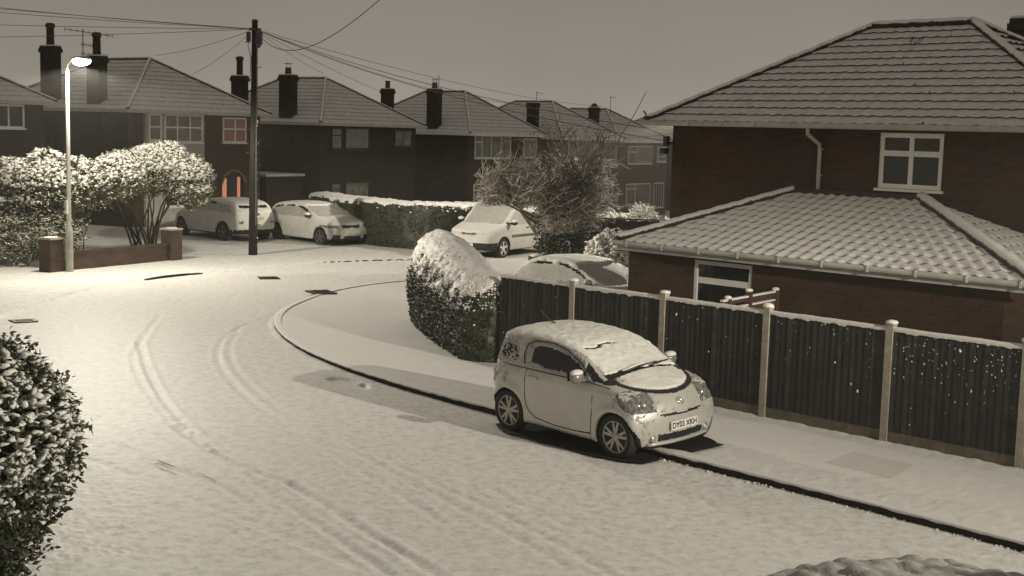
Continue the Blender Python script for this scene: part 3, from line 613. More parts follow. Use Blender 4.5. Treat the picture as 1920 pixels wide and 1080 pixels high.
h2 = far_house((-8.91, 60.33), -.40, 4.31, 6.58, 'unlit dark brick house with dark-framed windows, right of the telegraph pole',
    [(.80, 1.55, 3.11, 4.11, [('h', 3.75, .8, 1.55)], m_curtain, m_black, 0), (1.75, 3.55, 3.11, 4.13, [], m_curtain, m_black, 0), (5.5, 6.9, 3.25, 4.08, mull([6.2], 3.25, 4.08), G, m_black, 0), (.8, 1.52, .6, 1.55, [('h', 1.25, .8, 1.52)], G, m_black, 0), (1.8, 3.6, .5, 1.58, [], G, m_black, 0)],
    [(1.3, 2.5, 6.48, 'cowl', None), (4.45, 5.6, 6.44, 'tall', None)])
h3 = far_house((-2.43, 70.29), -.60, 4.0, 6.40, 'brick house in the middle of the row with white-framed windows left of the bare tree',
    [(.55, 4.1, 2.67, 3.93, mull([1.25, 2.15, 3.1], 2.67, 3.93) + [('h', 3.55, .55, 1.25)], G, WH, 0), (.55, 3.6, -.1, 1.30, mull([1.3, 2.4], -.1, 1.3) + [('h', .95, .55, 1.3)], G, WH, 0), (5.4, 6.8, 2.7, 3.8, mull([6.1], 2.7, 3.8), G, WH, 0)],
    [(1.65, 2.8, 6.33, 'cowl', (.2, 2.2, .75, [])), (4.95, 6.0, 6.32, 'short', None)], brick=m_brick, fas=m_white)
h4 = far_house((2.74, 78.25), -.80, 3.88, 6.16, 'grey-brown rendered house mostly hidden behind the bare tree',
    [(.9, 3.6, 2.6, 3.75, mull([1.7, 2.7], 2.6, 3.75), G, WH, 0), (5.3, 6.9, 2.55, 3.72, mull([6.1], 2.55, 3.72), G, WH, 0), (.9, 3.6, -.3, 1.0, mull([1.7, 2.7], -.3, 1.0), G, WH, 0), (5.4, 6.6, -.7, 1.1, mull([6.0], -.7, 1.1), G, WH, 0)],
    [(1.35, 2.4, 5.92, None, (.2, 1.9, .65, [(.62, 0, 1.7, False)]))], brick=m_dkrender, fas=m_white)
h5 = far_house((6.57, 84.13), -.95, 3.78, 5.90, 'rendered house with white-framed windows between the bare tree and the large brick house',
    [(1.49, 4.91, 2.28, 3.45, mull([2.7], 2.28, 3.45) + [('h', 3.05, 1.49, 2.7)], G, WH, 0), (5.6, 6.9, 2.4, 3.42, [('h', 2.75, 5.6, 6.9)], G, WH, 0), (1.40, 4.82, -.4, 1.0, mull([2.65], -.4, 1.0) + [('h', .65, 1.4, 2.65)], G, WH, 0), (5.3, 6.8, -.7, 1.0, mull([5.7, 6.1, 6.45], -.7, 1.0), GL, WH, 0)],
    [(1.15, 2.15, 5.85, 'ball', (.2, .7, .75, [(.7, 0, 1.9, False)]))], brick=m_dkrender, fas=m_white)
h6 = far_house((13.2, 94.5), -1.1, 3.75, 5.85, 'sliver of snowy roof seen past the left gutter end of the large brick house', [(1.2, 3.4, 2.3, 3.4, mull([2.3], 2.3, 3.4), G, WH, 0)], [], brick=m_dkrender, fas=m_white)

# ------------------------------------------------------------------ large brick house on the right
UU = Vector((-.708, .706, 0)); VV = Vector((.706, .708, 0))
def UV(u, v, z=0): p = UU * u + VV * v; return Vector((p.x, p.y, z))
Z0 = -.35
hb = thing('brick_house', 'large red-brick house with snowy hipped roof and a low extension, behind the black fence', 'house', UV(17.3, 22., Z0), R_(-45.08))
z = lambda a: a - Z0
W1, D1 = 9.0, 6.0
win_h = (4.82, 6.08, z(3.29), z(4.30))
b = MB(); wall_panel(b, 9.2 - .4, 0, z(4.36), [win_h], dep=.14)
b.face([(0, D1, 0), (0, 0, 0), (0, 0, z(4.36)), (0, D1, z(4.36))]); b.face([(8.8, 0, 0), (8.8, D1, 0), (8.8, D1, z(4.36)), (8.8, 0, z(4.36))]); b.face([(8.8, D1, 0), (0, D1, 0), (0, D1, z(4.36)), (8.8, D1, z(4.36))])
# outer leaf kept as one wall mesh
b.build('wall', m_brick, hb, uv=True)
window(hb, *win_h, .07, [('v', 5.45, z(3.29), z(4.30), .085), ('h', z(3.93), 4.82, 6.08, .10)], .085, m_white, m_glass, d=.05, label='upstairs four-pane white window')
X0, X1, Y0, Y1 = -.42, 9.0, -.38, 6.38
def scr(course, s): return course == 11 and abs((s - .54) * 9) < .35
b = MB()
E4 = [(X0, Y0, z(4.44)), (X1, Y0, z(4.44)), (X1, Y1, z(4.44)), (X0, Y1, z(4.44))]; T2 = [(2.80, 3.0, z(6.68)), (4.86 + .15, 3.0, z(6.72))]
T2 = [(2.80, 3.0, z(6.50)), (5.0, 3.0, z(6.50))]
roof_plane(b, E4[0], E4[1], T2[0], T2[1], 14, 240, .008, .26, .030, .034, .004, scrape=scr)
roof_plane(b, E4[1], E4[2], T2[1], T2[1], 14, 120, .014, .26, .05, .02)
roof_plane(b, E4[2], E4[3], T2[1], T2[0], 14, 60, .014, .26, .05, .02)
roof_plane(b, E4[3], E4[0], T2[0], T2[0], 14, 120, .014, .26, .05, .02)
rf = b.build('roof', [m_snow_roof, m_tile], hb)
b = MB(); hip_cap(b, E4[0], T2[0], .09, 40); hip_cap(b, E4[1], T2[1], .095, 40); hip_cap(b, E4[2], T2[1], .11); hip_cap(b, E4[3], T2[0], .11); hip_cap(b, T2[0], T2[1], .11, 16); b.build('ridge_tiles', m_ridge, rf, True)
b = MB(); b.face([(X0, Y0, z(4.36)), (X0, Y1, z(4.36)), (X1, Y1, z(4.36)), (X1, Y0, z(4.36))]); b.build('soffit', m_white, rf)
b = MB(); b.box((X0 - .02, Y0 - .03, z(4.345)), (X1, Y0 - .002, z(4.44)))
b.tube([(X0 - .05, Y0 - .085, z(4.40)), (X1 + .05, Y0 - .085, z(4.40))], .055, 10)
for k in range(12): b.box((X0 + .4 + k * .8, Y0 - .15, z(4.35)), (X0 + .43 + k * .8, Y0 - .03, z(4.455)))
b.tube([(X0 - .085, Y0 - .05, z(4.40)), (X0 - .085, Y1, z(4.40))], .055, 10)
b.build('gutter', m_gutter, hb, True)
b = MB(); b.tube([(3.56, Y0 - .08, z(4.36)), (3.56, Y0 - .06, z(4.24)), (3.60, -.08, z(4.05)), (3.60, -.06, z(3.9)), (3.60, -.06, z(3.13))], .038, 10)
for zz in (3.95, 3.45): b.box((3.545, -.06, z(zz)), (3.655, -.001, z(zz) + .03))
b.build('downpipe', m_gutter, hb, True)
# lean-to extension with its hipped pantile roof
EX0, EX1, EY = 1.45, 8.75, -3.0   # local x of its wall ends (u 15.85 .. 8.5), front wall line v = 19
ext = MB(); wn = (EX0 + 1.53, EX0 + 2.78, z(.75), z(1.94))
wall_panel(ext, EX1, 0, z(2.04), [wn], y=EY, dep=.12, x0=EX0)
ext.face([(EX0, 0, 0), (EX0, EY, 0), (EX0, EY, z(2.04)), (EX0, 0, z(2.04))]); ext.face([(EX1, EY, 0), (EX1, 0, 0), (EX1, 0, z(2.04)), (EX1, EY, z(2.04))])
ew = ext.build('extension_wall', m_brick, hb, uv=True)
window(hb, *wn, EY + .06, [('h', z(1.585), wn[0], wn[1], .11)], .07, m_white, m_glass, d=.045, label='low white window of the extension with a narrow top light')
b = MB(); eA, eB = (EX0 - .10, EY - .27, z(2.17)), (9.35, EY - .27, z(2.17)); eC, eD = (3.04, -.02, z(3.13)), (5.73, -.02, z(3.13))
roof_plane(b, eA, eB, eC, eD, 11, 400, .016, .235, .012, .03, .002, wb=1.)
roof_plane(b, (EX0 - .10, -.02, z(2.17)), eA, eC, eC, 11, 90, .020, .235, .016, .03, wb=1.); roof_plane(b, eB, (9.35, -.02, z(2.17)), eD, eD, 11, 110, .020, .235, .016, .03, wb=1.)
er = b.build('extension_roof', [m_snow_low, m_tile], hb, smooth=False)
b = MB(); hip_cap(b, eA, eC, .10, 34); hip_cap(b, eB, eD, .12, 34); b.build('ridge_tiles', m_ridge, er, True)
b = MB(); b.box((3.0, -.10, z(3.10)), (5.8, -.003, z(3.20))); b.build('flashing', m_tile, er)
b = MB(); b.box((EX0 - .08, EY - .26, z(2.0)), (9.3, EY - .20, z(2.15))); b.tube([(EX0 - .12, EY - .31, z(2.13)), (9.3, EY - .31, z(2.13))], .052, 10); b.box((EX0 - .08, EY - .20, z(2.0)), (9.3, EY - .002, z(2.015)))
for k in range(10): b.box((EX0 + .2 + k * .83, EY - .375, z(2.08)), (EX0 + .23 + k * .83, EY - .27, z(2.19)))
b.build('extension_gutter', m_gutter, hb, False)
b = MB(); b.box((-.16, -.12, z(3.93)), (-.06, -.02, z(4.13))); b.box((-.17, -.2, z(3.76)), (-.05, -.05, z(3.88))); b.tube([(-.10, -.08, z(4.0)), (.04, -.03, z(4.0)), (.04, .0, z(4.0))], .025, 6); b.build('security_light', m_black, hb)
b = MB(); b.tube([(X0 - .02, Y0, z(4.46)), (X0 - .02, Y0, z(4.58)), (X0 - .08, Y0, z(4.64))], .018, 6); b.box((X0 - .04, Y0 - .05, z(4.46)), (X0 + .08, Y0 + .03, z(4.53))); b.build('cable_bracket', m_iron, hb)
# neighbouring chimney behind it
chimney(hb, 5.10, 6.4, 4.4, 4.9, z(4.9), z(6.70), 'short', m_tile)
# ------------------------------------------------------------------ cars
def interp2(T, x0, z0, h, x, z):
    i = np.clip((x - x0) / h, 0, T.shape[0] - 1.001); j = np.clip((z - z0) / h, 0, T.shape[1] - 1.001); a, b = i.astype(int), j.astype(int); u, v = i - a, j - b
    return T[a, b] * (1 - u) * (1 - v) + T[a + 1, b] * u * (1 - v) + T[a, b + 1] * (1 - u) * v + T[a + 1, b + 1] * u * v
def car_mesh(S, h):
    side = smooth_poly(S['side'], 2); x0, x1 = side[:, 0].min() - .1, side[:, 0].max() + .1; zt = side[:, 1].max() + .1; W = S['W']
    X, Y, Zc = grid3((x0, -W - .08, S['zb'] - .08), (x1, W + .08, zt), h)
    tx, tz = np.meshgrid(np.arange(x0 - .3, x1 + .6, .02), np.arange(-.2, zt + .3, .02), indexing='ij'); T = sdf_poly(tx, tz, side)
    y2 = Y * Y; xs = X + np.where(X > S['xm'], S['front'], -S['rear']) * y2 * sstep(0, .5, np.abs(X - S['xm'])); zs = Zc + S['crown'] * y2 * sstep(.5, 1.0, Zc)
    F = interp2(T, x0 - .3, -.2, .02, xs, zs)
    wz = np.interp(Zc, *zip(*S['wz'])); wx = np.interp(X, *zip(*S['wx'])); w = W * wz * wx
    for xw in S['wheels']: w = w + S.get('flare', .02) * np.exp(-((np.hypot(X - xw, Zc - S['wr']) - S['wr'] - .06) / .07) ** 2)
    F = smax(F, (np.abs(Y) - w) * .95, S['k'])
    for xw in S['wheels']: F = np.maximum(F, -np.maximum(np.hypot(X - xw, Zc - S['wr']) - S['wr'] - S.get('gap', .045), (W - .30) - np.abs(Y)))
    if 'extra' in S: F = S['extra'](F, X, Y, Zc)
    V, Q = nets(F, (x0, -W - .08, S['zb'] - .08), h); return V, Q
def wheel(par, x, y, z, R, rim_mat, spokes=5, twin=True, wd=.19, snow=False):
    sg = 1 if y > 0 else -1; b = MB(); c = (x, y - sg * wd, z)
    b.lathe(c, (0, sg, 0), [(0, R * .62), (0, R * .93), (.02, R * .985), (.05, R), (wd - .05, R), (wd - .015, R * .97), (wd, R * .90), (wd - .004, R * .76), (wd - .02, R * .70)], 36); b.v = b.v; wh = b.build('wheel', m_rubber, par, True)
    b = MB(); f = wd - .012; b.lathe((x, y - sg * wd, z), (0, sg, 0), [(f - .09, R * .60), (f - .01, R * .68), (f + .004, R * .715), (f + .004, R * .69), (f - .012, R * .66), (f - .07, R * .62)], 36)
    b.lathe((x, y - sg * wd, z), (0, sg, 0), [(f - .05, R * .22), (f - .016, R * .20), (f - .006, R * .14), (f - .006, .005)], 16)
    for k in range(spokes):
        for dt in ((-.16, .16) if twin else (0,)):
            a0 = 2 * math.pi * k / spokes + .3 + dt * .75; a1 = 2 * math.pi * k / spokes + .3 + dt * 1.35; wd_ = R * (.055 if twin else .10); P = []
            for a, rr, ww in ((a0, R * .14, wd_ * 1.2), (a1, R * .69, wd_)):
                dx, dz = math.cos(a), math.sin(a); P += [(x + dx * rr - dz * ww, z + dz * rr + dx * ww), (x + dx * rr + dz * ww, z + dz * rr - dx * ww)]
            yo = y - sg * wd + sg * (f - .004); yi = yo - sg * .035; q = [P[0], P[1], P[3], P[2]]
            b.face([(p[0], yo, p[1]) for p in q]); 
            for p, r2 in zip(q, q[1:] + q[:1]): b.face([(p[0], yo, p[1]), (r2[0], yo, r2[1]), (r2[0], yi, r2[1]), (p[0], yi, p[1])])
    b.build('rim', rim_mat, wh, False)
    b = MB(); b.lathe((x, y - sg * (wd + .0), z), (0, sg, 0), [(.03, R * .62), (f - .085, R * .62), (f - .085, .02)], 24); b.build('brake_disc', m_under, wh)
    return wh
def split(root, V, Q, reg, mats, N=None):
    for nm, (mask, mat) in reg.items():
        if mask.any(): v, q, _ = submesh(V, Q, mask); np_mesh(nm, v, q, mat, root, smooth=True)
def project_side(V, pts, sgn):  # nearest surface vertex in side view for each (x,z)
    s = V[:, 1] * sgn > .3; P = V[s]; out = []
    for x, z in pts: k = np.argmin((P[:, 0] - x) ** 2 + (P[:, 2] - z) ** 2 - .0008 * np.abs(P[:, 1])); out.append((x, P[k, 1] + sgn * .0, z))
    return out
def front_x(V, y, z):
    P = V[V[:, 0] > V[:, 0].max() - .9]; k = np.argmin((P[:, 1] - y) ** 2 + (P[:, 2] - z) ** 2 - .002 * P[:, 0]); return P[k, 0]

# --- the small silver three-door at the kerb
def nose_cut(F, X, Y, Z): return F
IQ = dict(side=[(2.38, .15), (2.45, .20), (2.475, .36), (2.48, .50), (2.45, .62), (2.39, .74), (2.29, .845), (2.13, .925), (1.95, .985), (1.80, 1.04), (1.62, 1.13), (1.36, 1.25), (1.08, 1.345), (.80, 1.395), (.45, 1.42), (.10, 1.42), (-.16, 1.405), (-.31, 1.365), (-.345, 1.25), (-.395, 1.06), (-.43, .93), (-.465, .78), (-.46, .55), (-.45, .38), (-.40, .22), (-.3, .17)],
          W=.835, zb=.17, xm=1.2, front=.21, rear=.16, crown=.075, k=.062, wr=.292, wheels=(0., 2.0), gap=.030, flare=.022,
          wz=[(.17, .965), (.30, .975), (.42, .985), (.62, 1.0), (.82, .99), (.90, .965), (.96, .925), (1.05, .89), (1.18, .838), (1.30, .785), (1.42, .72)], wx=[(-.5, .86), (-.25, .955), (0, .99), (.6, 1), (1.6, 1), (2.05, .995), (2.3, .98), (2.5, .90)])
IQ['side'] = [(x_ if x_ < 2.1 else 2.1 + (x_ - 2.1) * .95, z_) for x_, z_ in IQ['side']]
def iq():
    t = thing('small_car', 'small silver three-door car dusted with snow, parked at the kerb beside the black fence', 'car')
    V, Q = car_mesh(IQ, .0175); C = V[Q].mean(1); N = fnormals(V, Q); x, y, z = C.T; a = np.abs(y); nx, ny, nz = N.T; nr = vnoise(x * 16, y * 16, z * 16, 3) - .5; nf = vnoise(x * 45, y * 45, z * 45, 8) - .5
    arch = np.zeros(len(C), bool)
    for xw in (0, 2.0): arch |= (np.hypot(x - xw, z - .292) < .342) & (a < .80)
    arch |= (nz < -.55) & (z < .3)
    glass_door = [(.42, .975), (.36, 1.13), (.38, 1.235), (.52, 1.285), (.90, 1.272), (1.20, 1.185), (1.45, 1.05), (1.60, .95), (1.52, .93)]
    quarter = [(-.27, 1.00), (-.22, 1.18), (-.08, 1.25), (.06, 1.22), (.12, 1.10), (.18, 1.00)]
    side = np.abs(ny) > .55
    gd = side & inpoly(x, z, smooth_poly(glass_door, 1)); gq = side & inpoly(x, z, smooth_poly(quarter, 1))
    wind_side = 1.0 + .0 * x
    yw = np.interp(x, [.85, 1.2, 1.6, 1.86], [.50, .585, .66, .70])
    shield = (x > 1.03) & (x < 1.80) & (a < yw) & (nz > .3) & (z > .97)
    pill = (x > 1.0) & (x < 2.02) & (a >= yw + .055) & (z > .945 - .0 * x) & (a < .80) & (nz > -.2) & ~gd & (z < 1.16) & (x > 1.42)  # side triangle blackened to paint the dark reflection in the silver
    cowlb = (z > .93) & (x > 1.76) & (x < 1.90) & (nz > .4)
    be = np.hypot((x - 1.84) / .46, y / .665)
    bonnet = (x > 1.86) & (be < 1.0) & (nz > .3) & (z > .8); seam = (x > 1.80) & (be >= .92) & (be < 1.035) & (nz > .25) & (z > .80)  # seam: bonnet gap plus dark reflection painted along the bare edge
    head = (x > 1.98) & (a > .44) & inpoly(x + .0 * a, z, [(1.98, .86), (2.10, .70), (2.30, .62), (2.47, .635), (2.47, .75), (2.34, .82), (2.10, .89)]) & (nx > -.1) & (nz < .93)
    grille = (x > 2.3) & (a < .44) & (z > .245) & (z < .335) & (nx > .4); slot = (x > 2.3) & (a < .40) & (np.abs(z - (.565 + .10 * y * y)) < .014) & (nx > .4)
    tail = (x < -.28) & (a > .50) & (z > .72) & (z < .96) & (nx < -.3)
    rear_glass = (nx < -.5) & (z > 1.0) & (z < 1.26) & (a < .55)
    used = np.zeros(len(C), bool); reg = {}
    for nm, m, mt in (('underbody', arch, m_under), ('door_glass', gd, m_glass), ('quarter_glass', gq, m_glass), ('cowl_dark_reflection', pill | (cowlb & (a > .60)) , m_black), ('bonnet_gap_reflection', seam, m_black), ('headlight', head, m_lens), ('lower_grille', grille, m_under), ('upper_grille', slot, m_black), ('tail_light', tail, m_lens), ('rear_glass', rear_glass, m_glass), ('windscreen', shield, m_glass)):
        m = m & ~used; used |= m; reg[nm] = (m, mt)
    for nm in ('door_glass', 'quarter_glass', 'headlight', 'tail_light', 'cowl_dark_reflection'):
        m, mt = reg.pop(nm)
        for sg in (-1, 1): v, q, _ = submesh(V, Q, m & (y * sg > 0)); np_mesh(nm, v, q, mt, t)
    reg['body'] = (~used, m_silver); split(t, V, Q, reg, None)
    VN = vnormals(V, Q)
    crack = (np.abs(x - (1.20 + .03 * np.sin(y * 13) + .03 * nr)) < .020 + .05 * nf) & (y < .05) & (y > -.52) & (nr + nf > -.35)
    wiper_zone = (x > 1.69) & (x < 1.76 - .10 * np.abs(y + .1)) 
    roof = (nz > .45) & (z > 1.08 + .02 * nr) & (a < .66 + .02 * nf) & ~crack & (x < 1.62)
    scr2 = shield & ~crack & (x < 1.765 + .03 * nr - .10 * (y - .2) ** 2)
    bon = (x > 1.90) & (be < .905 + .02 * nf) & (nz > .3) & (z > .8)
    cl = (x > 1.80) & (x < 1.93) & (a < .54) & (nz > .5) & (np.abs(nf) < .46)
    sn = (roof | scr2 | bon | cl) & ~gd
    r = sheet(V, Q, sn, .017, VN, 4, .5, 14.)
    np_mesh('snow', r[0], r[1], m_snow_car, t)
    # frozen grainy snow round the side windows and on the haunches
    frame = (z > .955 + .02 * nf) & (a > .48) & side & ~gd & (x < 1.62) & ~roof & (nf + .5 * nr > -.30 + .22 * (x < .3)) & ~pill
    rim = gd & (sdf_poly(x, z, smooth_poly(glass_door, 1)) > -.022 - .03 * (nr + .3)); rimb = gd & (z < .975 + .04 * (nr + .3))
    qg = gq & (nf > -.08); haunch = side & (x < .22) & (x > -.48) & (z > .66) & (z < .93) & (nr + nf * .8 > -.04 + 1.8 * np.abs(z - .79) ** 1.2 + .35 * np.abs(x + .1))
    fr = (nx > -.1) & (x > 1.95) & (z > .50) & (z < .88) & (a > .40) & (nf * .9 + nr * .6 + .35 * nz > .08 + (head & (x > 2.18)) * .5)
    nose = (x > 2.33) & (nz > .05) & (z > .60) & (z < .80) & (a > .12) & (nf + nr * 1.2 > .04)
    strake = (x > 2.22) & (a > .56) & (z < .52) & (z > .24) & (nf + nr > .04) & (nx > .3)
    gr = (frame | rim | rimb | qg | haunch | fr | nose | strake) & ~sn & ~arch & ~seam
    for sg in (-1, 1):
        r = sheet(V, Q, gr & (y * sg > 0), .009, VN, 9, .8, 40.); np_mesh('frozen_snow', r[0], r[1], m_grain, t)['kind'] = 'stuff'
    rb = (nx < -.3) & (z > .95) & ~sn; r = sheet(V, Q, rb, .008, VN, 9, .6, 30.); np_mesh('rear_snow', r[0], r[1], m_grain, t)
    # door seams
    b = MB()
    for sg in (-1, 1):
        P = project_side(V, [(.36, .93), (.345, .80), (.35, .60), (.375, .46), (.43, .36), (.54, .29)], sg); b.tube([(p[0], p[1] + sg * .001, p[2]) for p in P], .006, 5)
        P = project_side(V, [(1.60, .93), (1.62, .75), (1.61, .55), (1.60, .40), (1.59, .265)], sg); b.tube([(p[0], p[1] + sg * .001, p[2]) for p in P], .006, 5)
        P = project_side(V, [(.54, .29), (.9, .25), (1.25, .245), (1.59, .265)], sg); b.tube([(p[0], p[1] + sg * .001, p[2]) for p in P], .007, 5)
        P = project_side(V, [(-.30, .945), (.0, .94), (.36, .937), (.8, .933), (1.2, .93), (1.60, .925), (1.9, .90)], sg); b.tube([(p[0], p[1] + sg * .001, p[2]) for p in P], .009, 5)
        P = project_side(V, [(.29, .99), (.25, 1.12), (.28, 1.25), (.42, 1.31), (.75, 1.325), (1.04, 1.265), (1.30, 1.15), (1.54, 1.01)], sg); b.tube([(p[0], p[1] + sg * .012, p[2]) for p in P], .009, 5)
    b.build('door_seams', m_black, t, True)
    for sg in (-1, 1):
        for xw in (0, 2.0): wheel(t, xw, sg * .815, .292, .292, m_rim, 5, True, .18)
        P = project_side(V, [(.50, .835)], sg)[0]; b = MB(); b.ell((.50, P[1] + sg * .012, .835), (.115, .028, .030), 0, 14, 6); b.build('door_handle', m_silver, t, True)
        b = MB(); b.ell((1.44, sg * .93, 1.00), (.075, .115, .085), 0, 16, 10); b.tube([(1.46, sg * .80, .95), (1.46, sg * .90, .97)], .03, 6)
        mi = b.build('mirror', m_mirror, t, True); b = MB(); b.ell((1.435, sg * .93, 1.058), (.070, .104, .045), 0, 16, 8, .03); b.build('mirror_snow', m_snow_car, mi, True)
        b = MB(); b.box((1.355, sg * .93 - .09, .95), (1.362, sg * .93 + .09, 1.04)); b.build('mirror_glass', m_glass, mi)
        xf = front_x(V, sg * .50, .275); b = MB(); b.lathe((xf - .03, sg * .515, .285), (1, 0, 0), [(0, .052), (.045, .052), (.05, .040)], 18); f = b.build('fog_light', m_rim, t, True)
        b = MB(); b.ell((xf + .018, sg * .515, .285), (.012, .038, .038)); b.build('fog_lens', m_bright, f, True)
        xh = front_x(V, sg * .60, .70); b = MB(); b.ell((xh - .02, sg * .575, .71), (.03, .048, .042)); b.ell((xh - .055, sg * .655, .715), (.03, .03, .03)); b.build('headlamp_bulb', m_bright, t, True)
    xb = front_x(V, 0, .24)
    b = MB(); pts = [(front_x(V, yy, .225) + .012, yy, .215) for yy in np.linspace(-.6, .6, 13)]; b.tube(pts, [.02] + [.028] * 11 + [.02], 8); b.build('bumper_lip', m_silver, t, True)
    xp = front_x(V, 0, .42) + .012; pl = bpy.data.objects.new('number_plate', None)
    b = MB(); b.box((0, -.26, -.056), (.012, .26, .056)); pl = b.build('number_plate', m_plate, t); pl.location = (xp, 0, .425); pl.rotation_euler = (0, R_(-3), 0)
    cu = bpy.data.curves.new('plate_text', 'FONT'); cu.body = 'DY03 XKH'; cu.size = .105; cu.align_x = 'CENTER'; cu.align_y = 'CENTER'; cu.extrude = .001; cu.offset = .0022; cu.space_character = .98
    t0_ = bpy.data.objects.new('text_source', cu); me_ = bpy.data.meshes.new_from_object(t0_); me_.materials.clear(); me_.materials.append(m_black_ink); bpy.data.objects.remove(t0_); tx = bpy.data.objects.new('plate_text', me_); COL.objects.link(tx); tx.parent = pl; tx.location = (.0145, 0, -.002); tx.rotation_euler = (R_(90), 0, R_(90))
    xe = front_x(V, 0, .715) + .008; b = MB()
    def ring(rx, rz_, cz=0, r=.006):
        n = 28; b.tube([(0, rx * math.cos(2 * math.pi * k / n), cz + rz_ * math.sin(2 * math.pi * k / n)) for k in range(n + 1)], r, 6, cap=False)
    ring(.070, .048, 0, .007); ring(.024, .046, 0, .006); ring(.046, .017, .022, .006)
    em = b.build('badge', m_bright, t, True); em.location = (xe, 0, .712); em.rotation_euler = (0, R_(-26), 0)
    b = MB(); b.tube([(1.79, -.42, 1.05), (1.765, -.10, 1.08), (1.73, .30, 1.09)], [.016, .013, .008], 6); b.tube([(1.80, .10, 1.07), (1.76, .35, 1.085), (1.70, .58, 1.075)], [.016, .013, .008], 6); b.build('wiper', m_black, t, True)
    b = MB(); b.tube([(1.79, -.44, 1.075), (1.76, -.10, 1.105), (1.73, .24, 1.112)], [.012, .014, .008], 6); b.build('wiper_snow', m_snow_car, t, True)
    b = MB(); b.tube([(.12, 0, 1.43), (-.02, 0, 1.475), (-.20, 0, 1.60)], [.016, .009, .006], 6); b.build('aerial', m_iron, t, True)
    return t
car = iq(); car.location = (.59, 18.50, .0); car.rotation_euler = (R_(2.2), 0, -.817); car.location.z = .03
# ground the car kept bare of snow: dark and wet beneath it
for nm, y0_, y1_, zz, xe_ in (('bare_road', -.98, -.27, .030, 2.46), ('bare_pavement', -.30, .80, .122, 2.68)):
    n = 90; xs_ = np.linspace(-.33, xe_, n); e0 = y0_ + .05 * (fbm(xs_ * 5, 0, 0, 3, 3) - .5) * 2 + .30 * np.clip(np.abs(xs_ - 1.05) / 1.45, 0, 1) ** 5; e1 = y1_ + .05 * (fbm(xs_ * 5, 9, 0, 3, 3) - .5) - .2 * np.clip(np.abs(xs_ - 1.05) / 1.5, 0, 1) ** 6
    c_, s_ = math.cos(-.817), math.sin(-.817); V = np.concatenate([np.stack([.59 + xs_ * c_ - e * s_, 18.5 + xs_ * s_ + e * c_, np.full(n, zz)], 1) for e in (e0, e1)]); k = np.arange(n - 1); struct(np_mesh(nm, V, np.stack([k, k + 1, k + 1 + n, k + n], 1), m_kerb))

# --- generic snow-covered cars farther off
def snow_car(name, label, S, loc, yaw, glass, dark=(), lights=(), paint=None, frost=None, h=.045, rim=None, extras=None, plate=None, under=None, snowth=.03, group='snow-covered parked cars', rear_plate=None):
    t = thing(name, label, 'van' if 'van' in name else 'car', loc, yaw, group); V, Q = car_mesh(S, h); C = V[Q].mean(1); N = fnormals(V, Q); x, y, z = C.T; a = np.abs(y); nx, ny, nz = N.T; wr = S['wr']; nr = vnoise(x * 9, y * 9, z * 9, 2) - .5
    arch = np.zeros(len(C), bool)
    for xw in S['wheels']: arch |= (np.hypot(x - xw, z - wr) < wr + S.get('gap', .045) + .02) & (a < S['W'] - .03)
    arch |= (nz < -.5) & (z < wr + .1)
    used = arch.copy(); reg = {'underbody': (arch, m_under)}
    if under: m = under(x, y, z, nx, ny, nz) & ~used; used |= m; reg['bumper'] = (m, m_black)
    dk = np.zeros(len(C), bool)
    for p in dark: dk |= (np.abs(ny) > .5) & inpoly(x, z, p)
    if extras:
        for nm, f, mt in extras: m = f(x, y, z, nx, ny, nz) & ~used; used |= m; reg[nm] = (m, mt)
    ex_ = used.copy(); dk &= ~used; used |= dk; gl = np.zeros(len(C), bool)
    for p in glass: gl |= (np.abs(ny) > .5) & inpoly(x, z, p)
    gl &= ~used; used |= gl; reg['bare_glass'] = (dk, m_glass)
    sw = S['screen']; ws = (nx > .25) & (x > sw[0]) & (x < sw[1]) & (a < S['W'] * .80) & (z > sw[2]) & ~used; used |= ws; reg['windscreen'] = (ws, frost or m_frost)
    for sg in (-1, 1):
        m = gl & (y * sg > 0)
        if m.any(): v, q, _ = submesh(V, Q, m); np_mesh('side_glass', v, q, frost or m_frost, t)
    for nm in ('headlight', 'fog_recess', 'door_handle', 'side_strip'):
        if nm in reg:
            m, mt = reg.pop(nm)
            for sg in (-1, 1):
                if (m & (y * sg > 0)).any(): v, q, _ = submesh(V, Q, m & (y * sg > 0)); np_mesh(nm, v, q, mt, t)
    reg['body'] = (~used, paint or m_whitecar); split(t, V, Q, reg, None)
    sn = (nz > .42) & (z > S.get('snowz', .62)) & ~arch & ~dk & ~ws & ~ex_ & (nr > -.46)
    r = sheet(V, Q, sn, snowth, None, 3, .35, 5.); np_mesh('snow', r[0], r[1], m_snow_car, t)
    for xw in S['wheels']:
        for sg in (-1, 1): wheel(t, xw, sg * (S['W'] - .02), wr, wr, rim or m_dark_rim, 5, False, .2)
    for sg in (-1, 1):
        mx, mz, my = S['mirror']; b = MB(); b.ell((mx, sg * my, mz), (.08, .12, .09)); b.tube([(mx, sg * (my - .16), mz - .04), (mx, sg * my, mz - .02)], .03, 5); mi = b.build('mirror', S.get('mmat', m_black), t, True)
        b = MB(); b.ell((mx, sg * my, mz + .04), (.085, .12, .07)); b.build('mirror_snow', m_snow_car, mi, True)
    if plate: b = MB(); b.box((-.006, -.26, -.055), (.012, .26, .055)); o = b.build('number_plate', m_plate, t); o.location = (front_x(V, 0, plate) + .01, 0, plate)
    return t, V
